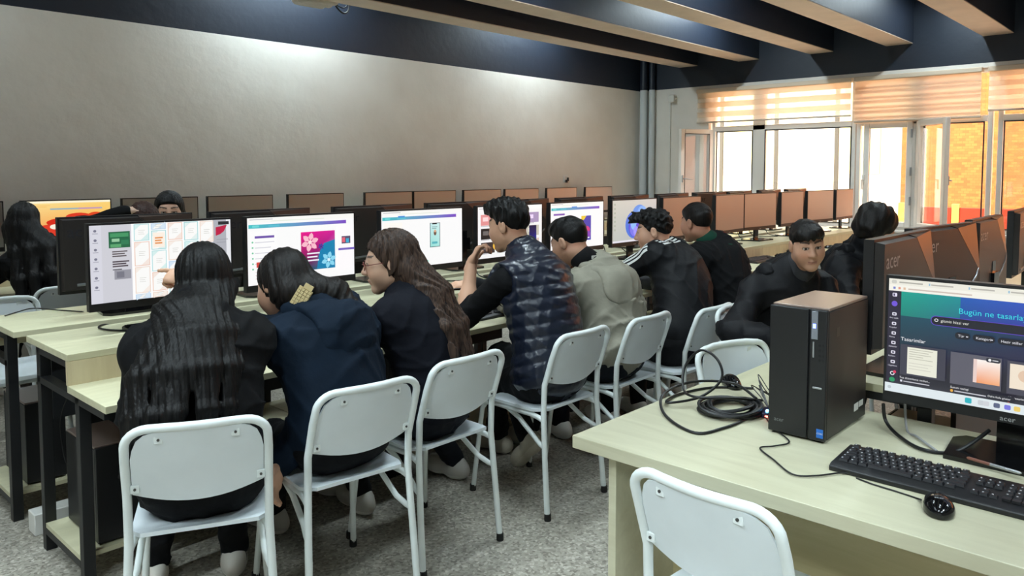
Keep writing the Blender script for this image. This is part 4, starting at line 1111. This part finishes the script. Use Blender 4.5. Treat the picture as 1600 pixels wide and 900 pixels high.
    if vest:
        F = Field(.008)
        for s in (-1, 1): arm(F, s, .002, full=1 if sleeves[0 if s < 0 else 1] == 1 else .24)
        F.cone(S[-1], S[1], .05, .05, .03); F.cone(N, N+(nb-N)*.8, .07, .063, .02)
        F.post.append(wrinkle(.004, seed+5)); np_obj('shirt', [F.mesh()], vest, t, base)
    F = Field(.010)
    for s in (-1, 1): leg(F, s)
    F.ell(H-UP*.01, V3(.176*build, .138, .118), basis(f0, UP), .05); F.post.append(wrinkle(.005, seed+9)); np_obj('trousers', [F.mesh()], legs, t, base)
    for s in (-1, 1):
        a = LG[s][2]; ti = math.radians(toe[0 if s < 0 else 1]); yw = .12*s; d = unit(f0+np.cross(f0, UP)*yw)
        d = d*math.cos(ti)-UP*math.sin(ti); u = np.cross(np.cross(d, UP), d); u = unit(u); r_ = np.cross(d, u); Bf = np.stack([r_, d, u], 1)
        o = a-u*.035-d*.01
        F = Field(.006); F.ell(o+d*.11, V3(.047, .085, .046), Bf, .03); F.ell(o-d*.01, V3(.041, .07, .052), Bf, .03); F.cone(o+d*.01, o+u*.022, .043, .042, .03)
        F.post.append(lambda P, v, o=o, u=u: np.maximum(v, -((P-o)@u)-.046))
        m = F.mesh(); hgt = (m[0]-o)@u; dd = (m[0]-o)@d
        col = np.where((hgt < -.022)[:, None], np.array(lin(shoe[1])), np.array(lin(shoe[0])))
        if len(shoe) > 2:
            st = (np.abs(((m[0]-o)@d)-.5*hgt-.03) % .05 < .018) & (hgt > -.015) & (dd > -.02); col[st] = lin(shoe[2])
        np_obj('shoe', [m], M['shoe'], t, base, col)
    if hair: hair(t, base, T, Bh, c, N, B, up, rt, f, hs)
    if extra: extra(t, base, T, Bh, c, N, B, up, rt, f, S, A, H)
    return t
def short_hair(m, front=.070, top=(.0, .02, .080, .066, .078, .055), amp=.004, fq=60, nape=-.055, seed=3, quiff=None):
    def fn(t, base, T, Bh, c, N, B, up, rt, f, hs):
        F = Field(.0045); F.ell(T(0, -.016, .039), V3(.0785, .0995, .092)*hs, Bh, .02); F.ell(T(*top[:3]), V3(*top[3:])*hs, Bh, .03)
        if quiff: F.ell(T(*quiff[:3]), V3(*quiff[3:])*hs, Bh, .03)
        g = np.random.default_rng(seed); ks = g.normal(0, fq, (5, 3)); ph = g.uniform(0, 6, 5)
        def cut(P, d):
            q = ((P-c)@Bh)/hs
            zm = np.interp(q[:, 1], [-.12, -.07, -.03, .012, .03, .06, .085, .12], [nape-.005, nape, .004, -.004, .026, front-.012, front, front+.002])
            w = 0
            for i in range(5): w = w+np.sin(P@ks[i]+ph[i]+np.sin(P@ks[(i+1) % 5]*.5))
            w = np.clip(w, -9, .9)
            return np.maximum(d+amp*w*.45*np.clip((q[:, 2]+.05)/.1, .25, 1), (zm+(.004*np.sin(q[:, 0]*95+2*np.sin(q[:, 0]*61)+seed)+.004*np.sin(q[:, 0]*230))*(q[:, 1] > .05)-q[:, 2])*.75*hs)
        F.post.append(cut); np_obj('hair', [F.mesh()], m, t, base)
    return fn
def long_hair(m, strands, amp=.004, n=22, wav=0, seed=4, side=-.09, part=.074, h=.0055, extra=None, face=.028, lk=.03):
    """strands: (start local head xyz, [world-ish points in torso frame right, back, down from the neck], r0, r1)"""
    def fn(t, base, T, Bh, c, N, B, up, rt, f, hs):
        F = Field(h); F.ell(T(0, -.016, .036), V3(.088, .106, .100)*hs, Bh, .02); F.ell(T(0, -.045, -.03), V3(.082, .070, .09)*hs, Bh, .04)
        for a, pts, r0, r1 in strands:
            P = [T(*a)]+[N+rt*x-f*y-up*z for x, y, z in pts]; k = len(P)-1
            for i in range(k): F.cone(P[i], P[i+1], r0+(r1-r0)*i/k, r0+(r1-r0)*(i+1)/k, lk)
        F.post.append(ridges(c, Bh, amp, n, seed, wav))
        def cut(P, d):
            q = ((P-c)@Bh)/hs; on = q[:, 2] > -.14
            zm = np.interp(q[:, 1], [-.12, face-.03, face, .06, .10], [-2, -2, -.02, part-.022, part-.002])
            return np.where(on, np.maximum(d, (zm-q[:, 2])*.8*hs), np.maximum(d, np.where(q[:, 1] > .09, .02, -1)))
        F.post.append(cut); np_obj('hair', [F.mesh()], m, t, base)
        if extra: extra(t, base, T, Bh, c, N, B, up, rt, f)
    return fn
SHELL = []
K = {'black': cloth('black_cotton', (12, 12, 14)), 'ink': cloth('dark_navy_cotton', (13, 15, 24)), 'navy': cloth('navy_fleece', (13, 27, 42)), 'grey': cloth('stone_grey_jacket', (140, 136, 122), .75),
     'nylon': cloth('navy_quilted_nylon', (23, 29, 44), .33, .3, 25, .5), 'track': cloth('black_tracksuit', (14, 15, 18), .6), 'green': cloth('dark_green_fleece', (18, 60, 46)), 'jean': cloth('dark_trousers', (20, 22, 28)),
     'char': cloth('charcoal_padded_jacket', (20, 20, 23), .6), 'red': cloth('red_fabric', (150, 26, 34))}
fl = V3(0, 0, -1)
# girl with the long straight hair, nearest
LOCKS = []
for i in range(17):
    a = -1+i/8; g = rng.uniform(-1, 1, 4); b = max(0, 1-a*a*.8)
    x1 = a*.105-.012; x2 = a*.150-.040+.012*g[0]; x3 = a*.165-.075+.022*g[1]; ln = .42-.10*max(0, a+.1)+.05*g[2]
    LOCKS.append(((a*.072, -.03-.062*b, -.035), [(x1*.9, .030+.075*b, -.03), (x1*1.1, .085+.090*b, .06), (x2, .122+.100*b, .17), ((x2+x3)/2+.008*g[3], .135+.100*b, .29), (x3, .125+.098*b, ln)], .026, .006))
person('girl with long straight black hair and dark jacket sitting with her back turned, nearest chair', (1.07, 2.295, .57), (1.12, 2.43, 1.02), (.40, .92), (.30, .95), (1.185, 2.515, 1.128), 14, 0, .158,
       {-1: ((1.17, 2.80, .77), (-.3, .1, -1)), 1: ((1.36, 2.80, .77), (.2, .1, -1))}, {-1: (1.11, 2.80, .085), 1: (1.35, 2.67, .085)}, True, hair=long_hair(M['hair_black'], LOCKS,
       .0032, 24, .5, 4, h=.0042, lk=.022), top={'m': K['black'], 'w': .007}, legs=K['black'], shoe=((196, 190, 180), (222, 218, 210), (30, 30, 32)), seed=11)
# girl in the navy hoodie with the clip
def clip_fn(t, base, T, Bh, c, N, B, up, rt, f):
    o = V3(1.456, 2.350, 1.060); n = V3(-.70, -.71, .1); n = unit(n); r = unit(V3(.62, -.60, .0)*.55+UP*.8); r = unit(r-n*np.dot(r, n)); u = np.cross(n, r); Mx = lambda a, b, h: tuple(o+r*a+u*b+n*h-base)
    k = MB()
    for i in range(6):
        for j in range(4): k.prism([(-.030+.011*i, -.024+.0125*j), (-.0205+.011*i, -.024+.0125*j), (-.0205+.011*i, -.0135+.0125*j), (-.030+.011*i, -.0135+.0125*j)], .004, .010, fn=Mx)
    k.prism([(-.032, -.026), (.037, -.026), (.037, .026), (-.032, .026)], 0, .005, fn=Mx); k.prism([(.037, -.02), (.055, -.02), (.055, .012), (.037, .012)], 0, .008, fn=Mx)
    k.build('hair_clip', mat('beige_hair_clip', (196, 176, 128), .35), t)
person('girl in a navy hoodie with a beige hair clip, pointing at the gallery screen', (1.56, 2.265, .57), (1.565, 2.42, .99), (-.05, 1), (-.12, .98), (1.478, 2.505, 1.085), 24, -8, .155,
       {-1: ((1.285, 2.86, 1.10), (-.6, 0, -.8), {'f': (-.45, .85, .08), 'n': (.5, .2, -.8), 'curl': (4, 6, 4), 'point': (60, 75, 40)}), 1: ((1.35, 2.34, .485), (.5, .9, 0), {'f': (-.5, -.35, -.6), 'n': (.2, -.8, -.2)})},
       {-1: (1.62, 2.86, .085), 1: (1.98, 2.74, .085)}, True, hair=long_hair(M['hair_dark'], [((.045, -.085, -.02), [(.020, .100, -.05), (.045, .130, .03), (.05, .14, .085)], .042, .020), ((.06, -.07, -.02), [(.045, .085, -.05), (.07, .110, .02), (.075, .12, .09)], .040, .018), ((-.03, -.075, -.05), [(-.04, .06, -.07), (.01, .085, -.03)], .044, .03)],
       .004, 20, 0, 5, extra=clip_fn), top={'m': K['navy'], 'hood': 1.05, 'w': .006, 'name': 'hoodie'}, legs=K['black'], shoe=((176, 172, 162), (204, 200, 190)), seed=12)
# girl with wavy brown hair and glasses
def glasses_fn(t, base, T, Bh, c, N, B, up, rt, f, S, A, H):
    b = MB()
    for s in (-1, 1):
        b.tube([tuple(T(s*.033+.021*math.cos(a), .104-.004*abs(math.cos(a)), .002+.017*math.sin(a))-base) for a in np.linspace(0, 2*PI, 21)[:-1]], .0016, 6, closed=True)
        b.tube([tuple(T(s*.054, .100, .006)-base), tuple(T(s*.074, .06, .008)-base), tuple(T(s*.081, .0, .010)-base)], .0016, 6)
    b.tube([tuple(T(-.012, .105, .006)-base), tuple(T(0, .113, .008)-base), tuple(T(.012, .105, .006)-base)], .0016, 6)
    b.build('glasses', mat('thin_red_frame', (120, 60, 56), .3), t)
person('girl with long wavy brown hair and glasses, face turned left in profile', (2.02, 2.30, .57), (2.005, 2.42, 1.005), (-.28, .96), (-.74, .67), (1.935, 2.46, 1.135), 8, 0, .158,
       {-1: ((1.80, 2.86, .77), (-1, 0, -.6)), 1: ((2.15, 2.86, .77), (1, -.2, -.6))}, {-1: (2.02, 2.90, .085), 1: (2.52, 2.72, .085)}, True, (204, 164, 138), (168, 100, 92), hair=long_hair(M['hair_brown'],
       [((.055, -.06, -.02), [(.09, .07, .02), (.12, .115, .14), (.13, .13, .24)], .044, .022), ((.02, -.085, -.02), [(.05, .115, .02), (.07, .155, .16), (.08, .165, .28)], .046, .022), ((-.02, -.085, -.02), [(0, .125, .03), (.01, .165, .18), (.02, .175, .29)], .046, .022),
        ((-.05, -.06, -.03), [(-.05, .11, .02), (-.05, .16, .16), (-.045, .17, .27)], .042, .02), ((.08, -.03, -.03), [(.13, .03, .02), (.165, .06, .12), (.175, .09, .22)], .038, .02)], .0075, 17, 1.3, 6, part=.078, face=.012), top={'m': K['ink'], 'w': .005, 'name': 'sweatshirt'}, legs=K['jean'], shoe=((182, 178, 170), (200, 198, 190)), seed=13, extra=glasses_fn)
# boy in the puffer vest
person('boy in a quilted navy puffer vest, chin resting on his left hand', (2.70, 2.255, .57), (2.72, 2.42, 1.075), (-.02, 1), (-.16, .98), (2.695, 2.515, 1.24), 9, 0, .175,
       {-1: ((2.578, 2.655, 1.055), (-.3, .4, -1), {'f': (.35, -.15, .75), 'n': (.6, -.6, .1), 'curl': (45, 60, 40), 'side': 1}), 1: ((2.745, 2.83, .925), (.7, -.2, -.8), {'f': (-.85, .45, -.08), 'n': (.2, .2, -1), 'curl': (12, 28, 22)})},
       {-1: (2.92, 2.80, .085), 1: (2.845, 2.53, .155)}, False, (204, 158, 130), top={'m': K['nylon'], 'vest': K['black'], 'name': 'puffer_vest', 'w': .0028, 'ws': 2.2}, legs=K['black'], shoe=((176, 168, 150), (190, 184, 168)), seed=14, sleeves=(0, 1), build=1.06, toe=(0, 46),
       hair=short_hair(M['hair_black'], top=(0, .03, .085, .070, .080, .050), quiff=(0, .075, .092, .05, .038, .032), amp=.006, fq=75))
# boy in the grey hooded jacket
def lining(t, base, T, Bh, c, N, B, up, rt, f, S, A, H):
    F = Field(.006); nb = T(0, -.034, -.085); ct = N+(nb-N)*.82; F.cone(N-f*.02-up*.02, ct-f*.004, .086, .069, .02); F.ell(ct+up*.03+f*.06, V3(.05, .055, .055), B, .02, -1); np_obj('inner_collar', [F.mesh()], K['black'], t, base)
    MB().box(-.02, -.003, -.008, .02, 0, .008).build('neck_tag', M['label_w'], t).location = tuple(ct-f*.074-up*.004-base)
person('boy in a stone grey hooded jacket with short black hair, head bowed to the screen', (3.18, 2.26, .57), (3.21, 2.37, .98), (.05, 1), (-.02, 1), (3.105, 2.47, 1.135), 22, 0, .180,
       {-1: ((3.02, 2.84, .78), (-1, 0, -.6)), 1: ((3.50, 2.84, .78), (1, -.2, -.6))}, None, False, (200, 154, 128), top={'m': K['grey'], 'hood': 1.15, 'w': .0075}, legs=K['jean'], seed=15, hair=short_hair(M['hair_black'], amp=.004, seed=8), build=1.08, extra=lining, collar=False)
# boy with the three stripes
def stripes(t, base, T, Bh, c, N, B, up, rt, f, S, A, H):
    from mathutils.bvhtree import BVHTree
    v, q = SHELL[-1]; tree = BVHTree.FromPolygons([tuple(p) for p in v], [tuple(p) for p in q])
    E, W = A[-1]; ax = unit(E-S[-1]); out = unit(-f*.75-rt*.75+up*.35); st = mat('white_stripe', (214, 216, 214), .6)
    for k in range(3):
        off = (k-1)*.024; rows = []
        for i in range(22):
            w = i/21
            if w < .28: p0 = N-up*.05+(S[-1]-N+up*.05)*(w/.28); n = unit(out+up*.9*(1-w/.28)); a_ = unit(S[-1]-N)
            else: p0 = S[-1]+(E-S[-1])*((w-.28)/.72); n = unit(out-ax*np.dot(out, ax)); a_ = ax
            sd = unit(np.cross(a_, n)); r = []
            for e in (-.0065, .0065):
                o = p0+sd*(off+e)+n*.25; hit = tree.ray_cast(Vector(o), Vector(-n), .4)
                r.append(tuple((np.array(hit[0])+n*.0025 if hit[0] is not None else o-n*.17)-base))
            rows.append(r)
        MB().sheet(rows, tuple(out*-.0015)).build('sleeve_stripe', st, t)
person('boy in a black tracksuit jacket with three white stripes down the sleeve', (3.72, 2.17, .57), (3.975, 2.37, 1.0), (.20, .98), (-.42, .91), (3.90, 2.47, 1.145), 8, 0, .185,
       {-1: ((3.72, 2.86, .78), (-.9, 0, -.7)), 1: ((4.20, 2.86, .78), (1, -.2, -.6))}, None, False, (204, 158, 132), top={'m': K['track'], 'w': .005, 'name': 'track_jacket'}, legs=K['black'], seed=16, build=1.08, extra=stripes,
       hair=short_hair(M['hair_black'], top=(0, .03, .085, .068, .080, .048), quiff=(0, .095, .080, .055, .040, .036), amp=.008, fq=90, nape=-.02, seed=9))
# last boy of the front row
def scarf(t, base, T, Bh, c, N, B, up, rt, f, S, A, H):
    F = Field(.007); nb = T(0, -.034, -.085); F.cone(N, N+(nb-N)*.7, .086, .074, .02); F.ell(N-f*.085-up*.02, V3(.105, .060, .045), B, .04); F.ell(N+(nb-N)*.8+f*.06, V3(.05, .055, .06), B, .02, -1); np_obj('green_hood', [F.mesh()], K['green'], t, base)
    F = Field(.006); F.cone(N+up*.055-rt*.05, N+up*.075-rt*.01-f*.06, .024, .022, .02); np_obj('red_collar', [F.mesh()], K['red'], t, base)
person('boy in a black jacket over a green hood, farthest along the front row', (4.36, 2.25, .57), (4.47, 2.36, 1.01), (.12, 1), (.22, .97), (4.365, 2.45, 1.175), 5, 0, .19,
       {-1: ((4.35, 2.84, .78), (-1, 0, -.6)), 1: ((4.85, 2.84, .78), (1, -.2, -.6))}, None, False, (176, 128, 104), top={'m': K['black'], 'w': .005}, legs=K['black'], seed=17, build=1.1, extra=scarf, hair=short_hair(M['hair_dark'], amp=.0015, fq=120, seed=10, top=(0, .01, .07, .07, .08, .05)))
# boy looking at the camera
def grey_collar(t, base, T, Bh, c, N, B, up, rt, f, S, A, H):
    F = Field(.006); nb = T(0, -.034, -.085); ct = N+(nb-N)*.80; F.cone(N-up*.03, ct, .090, .072, .02); F.ell(ct+up*.03+f*.055, V3(.05, .05, .05), B, .02, -1); F.post.append(wrinkle(.005, 33)); np_obj('inner_collar', [F.mesh()], mat('dark_grey_collar', (44, 44, 48), .8), t, base)
    k = 0
    for s in (-1, 1):
        p = N+f*.10-up*.02+rt*s*.03
        MB().tube([tuple(p-base), tuple(p+f*.035-up*.07-base), tuple(p+f*.045-up*.15+rt*s*.01-base)], .0028, 6).build('drawstring', K['black'], t)
def mop(t, base, T, Bh, c, N, B, up, rt, f, hs):
    F = Field(.006); F.ell(T(0, -.015, .035), V3(.098, .118, .100), Bh, .03); F.ell(T(0, -.05, -.03), V3(.09, .085, .075), Bh, .04)
    F.ell(T(0, .125, -.05), V3(.07, .07, .08), Bh, .03, -1)
    g = np.random.default_rng(5); ks = g.normal(0, 60, (5, 3)); ph = g.uniform(0, 6, 5)
    F.post.append(lambda P, d: d+.003*sum(np.sin(P@ks[i]+ph[i]) for i in range(5)))
    np_obj('hair', [F.mesh()], M['hair_dark'], t, base)
person('boy in a black hooded jacket looking toward the camera, behind the computer tower', (3.70, 1.63, .57), (3.585, 1.505, 1.005), (-.62, -.78), (-.76, -.60), (3.515, 1.405, 1.163), 10, -6, .165,
       {-1: ((3.40, 1.20, .78), (1, -.1, -.6)), 1: ((3.20, 1.36, .77), (-1, .3, -.6))}, {-1: (3.60, 1.20, .085), 1: (3.40, 1.25, .085)}, False, (192, 146, 120), (164, 104, 94), (34, 26, 22), top={'m': K['char'], 'hood': 1.0, 'w': .007, 'collar': .5}, legs=K['black'], seed=18, extra=grey_collar,
       hair=short_hair(M['hair_dark'], front=.050, top=(0, .02, .072, .068, .080, .048), quiff=(0, .066, .066, .060, .040, .032), amp=.005, fq=70, seed=12), fine=.0028, hs=.90)
person('person with a bushy dark head of hair, turned away behind the monitor backs', (4.80, 1.68, .57), (4.74, 1.56, 1.02), (-.2, -.97), (.75, -.65), (4.69, 1.47, 1.185), 20, 0, .185,
       {-1: ((4.90, 1.22, .78), (1, 0, -.6)), 1: ((4.45, 1.25, .78), (-1, .1, -.6))}, {-1: (4.9, 1.25, .085), 1: (4.65, 1.25, .085)}, False, top={'m': K['char'], 'collar': .9, 'w': .008, 'hood': 1.1, 'name': 'hooded_jacket'}, legs=K['black'], seed=19, build=1.15, hair=mop)
# far left girl at the wall desks
person('girl with very long black hair facing the orange screen, at the far left edge', (1.60, 5.44, .57), (1.53, 5.53, 1.03), (-.1, 1), (.45, .9), (1.47, 5.56, 1.175), 5, 0, .160,
       {-1: ((1.35, 5.95, .77), (-1, 0, -.6)), 1: ((1.75, 5.95, .77), (1, 0, -.6))}, None, True, hair=long_hair(M['hair_black'], [((.05, -.06, -.03), [(.05, .11, .03), (.06, .15, .2), (.04, .17, .42)], .05, .03), ((0, -.09, -.03), [(-.02, .13, .03), (-.03, .17, .2), (-.05, .18, .44)], .05, .03), ((-.05, -.06, -.03), [(-.09, .11, .03), (-.12, .15, .2), (-.14, .16, .42)], .05, .03), ((-.07, -.03, -.04), [(-.15, .06, .03), (-.19, .10, .2), (-.2, .12, .4)], .045, .03)],
       .005, 18, .3, 7, h=.008), top={'m': K['black']}, legs=K['black'], seed=20)
person('person with reddish brown hair, one pale hand resting on top of their head', (1.82, 4.70, .57), (1.80, 4.56, 1.03), (-.1, -1), (-.3, -.95), (1.765, 4.46, 1.195), 30, 0, .165,
       {-1: ((2.0, 4.22, .78), (1, 0, -.6)), 1: ((1.665, 4.44, 1.275), (-.9, .3, .6), {'f': (.75, .1, .28), 'n': (.1, .1, -1), 'curl': (14, 18, 14)})}, {-1: (1.9, 4.3, .085), 1: (1.7, 4.3, .085)}, True, (214, 178, 156), hair=long_hair(M['hair_red'], [((.05, -.05, -.05), [(.06, .1, .05), (.06, .12, .2)], .04, .02), ((-.05, -.05, -.05), [(-.06, .1, .05), (-.06, .12, .2)], .04, .02)], .003, 20, 0, 8, h=.007), top={'m': K['black']}, legs=K['black'], seed=21)
person('person peering over the monitor, only dark hair and forehead showing', (2.26, 5.08, .57), (2.18, 4.98, 1.07), (-.3, -.95), (-.42, -.9), (2.10, 4.90, 1.245), 4, 0, .16,
       {-1: ((2.3, 4.5, .78), (1, 0, -.6)), 1: ((1.95, 4.55, .78), (-1, 0, -.6))}, {-1: (2.3, 4.65, .085), 1: (2.1, 4.65, .085)}, True, (206, 164, 140), hair=long_hair(M['hair_black'], [((.06, -.03, -.05), [(.09, .06, .05), (.1, .08, .25)], .045, .025), ((-.06, -.03, -.05), [(-.09, .06, .05), (-.1, .08, .25)], .045, .025)], .003, 20, 0, 9, h=.007), top={'m': K['black']}, legs=K['black'], seed=22)
t = thing('handheld_gadget', 'thin black handheld gadget in the right hand of the boy in the puffer vest', 'gadget', (2.625, 2.885, .905), 2.6)
MB().box(-.07, -.035, -.005, .07, .035, .005).build('gadget_case', M['black_gloss'], t, bevel=.003)
MB().box(-.064, -.031, .0051, .064, .031, .0055).build('gadget_screen', M['off'], t)
# ------------------------------------------------------------------ light
w = bpy.data.worlds.new('sky'); SC.world = w; w.use_nodes = True
bg = w.node_tree.nodes['Background']; bg.inputs[0].default_value = (1.0, .88, .76, 1); bg.inputs[1].default_value = 7.5
def light(name, typ, loc, rot, energy, color, **kw):
    l = bpy.data.lights.new(name, typ); l.energy = energy; l.color = color
    for k, v in kw.items(): setattr(l, k, v)
    o = bpy.data.objects.new(name, l); COL.objects.link(o); o.location = loc; o.rotation_euler = rot; return o
s = light('sun', 'SUN', (0, 0, 12), (0, 0, 0), 3.5, (1.0, .86, .68), angle=math.radians(2))
s.rotation_euler = Vector((.62, .10, -.62)).to_track_quat('-Z', 'Y').to_euler()
for y0, y1 in ((3.40, 5.36), (1.93, 3.39), (-.07, 1.88), (-2.09, -.14), (-4.11, -2.16)):
    o = light('window_portal', 'AREA', (XE+.16, (y0+y1)/2, (ZS+ZH)/2), (0, PI/2, 0), 1, (1, 1, 1), shape='RECTANGLE', size=ZH-ZS, size_y=y1-y0)
    o.data.cycles.is_portal = True
# fluorescent battens between the beams
LT = []
def fixture(proto=[]):
    t = thing('ceiling_light', '', 'light', group='fluorescent lights between the beams')
    MB().box(-.62, -.045, .0, .62, .045, .05).build('housing', M['white_plastic'], t, bevel=.006)
    q = NT('tube_glow'); q.b.inputs['Emission Color'].default_value = (.80, .93, 1, 1); q.b.inputs['Emission Strength'].default_value = 6
    MB().tube([(-.59, 0, -.025), (.59, 0, -.025)], .015, 10).build('tube', q.m, t)
    for x in (-.6, .6): MB().box(x-.012, -.018, -.042, x+.012, .018, 0).build('lamp_holder', M['white_plastic'], t)
    return t
fx = fixture()
spots = [(3.95, 6.22, 40), (7.3, 6.22, 34), (.6, 6.22, 16), (4.6, 4.32, 40), (8.1, 4.32, 36), (1.2, 4.32, 40), (6.3, 3.2, 30), (2.6, 2.4, 48), (9.0, 2.25, 24), (.2, 2.4, 50), (5.4, 1.3, 36), (1.6, .35, 28), (-1.4, .35, 80), (4.5, -1.7, 60), (.6, -1.7, 80), (-1.4, -1.7, 90), (2.5, -2.7, 60), (8, -1.7, 30), (-1.2, 2.4, 70)]
for i, (x, y, e) in enumerate(spots):
    place(fx, LT, (x, y, 3.54), 0, 'ceiling batten light hidden between the beams', 'fluorescent lights between the beams')
    light('batten_light', 'AREA', (x, y, 3.49), (0, 0, 0), e, (.79, .94, 1.0), shape='RECTANGLE', size=1.2, size_y=.06)
# ------------------------------------------------------------------ camera
cam = bpy.data.cameras.new('camera'); co_ = bpy.data.objects.new('camera', cam); COL.objects.link(co_)
cam.sensor_fit = 'HORIZONTAL'; cam.sensor_width = 36; cam.lens = 1204/1600*36
pit = math.radians(3.5); cam.shift_y = -(450-(268+1204*math.tan(pit)))/1600
yaw = math.radians(42.8)
co_.location = (0, 0, 1.5)
co_.rotation_euler = (PI/2-pit, 0, yaw-PI/2)
cam.clip_start = .05; SC.camera = co_
vs = SC.view_settings; vs.view_transform = 'Standard'; vs.look = 'None'; vs.exposure = 0; vs.gamma = 1; vs.use_curve_mapping = False
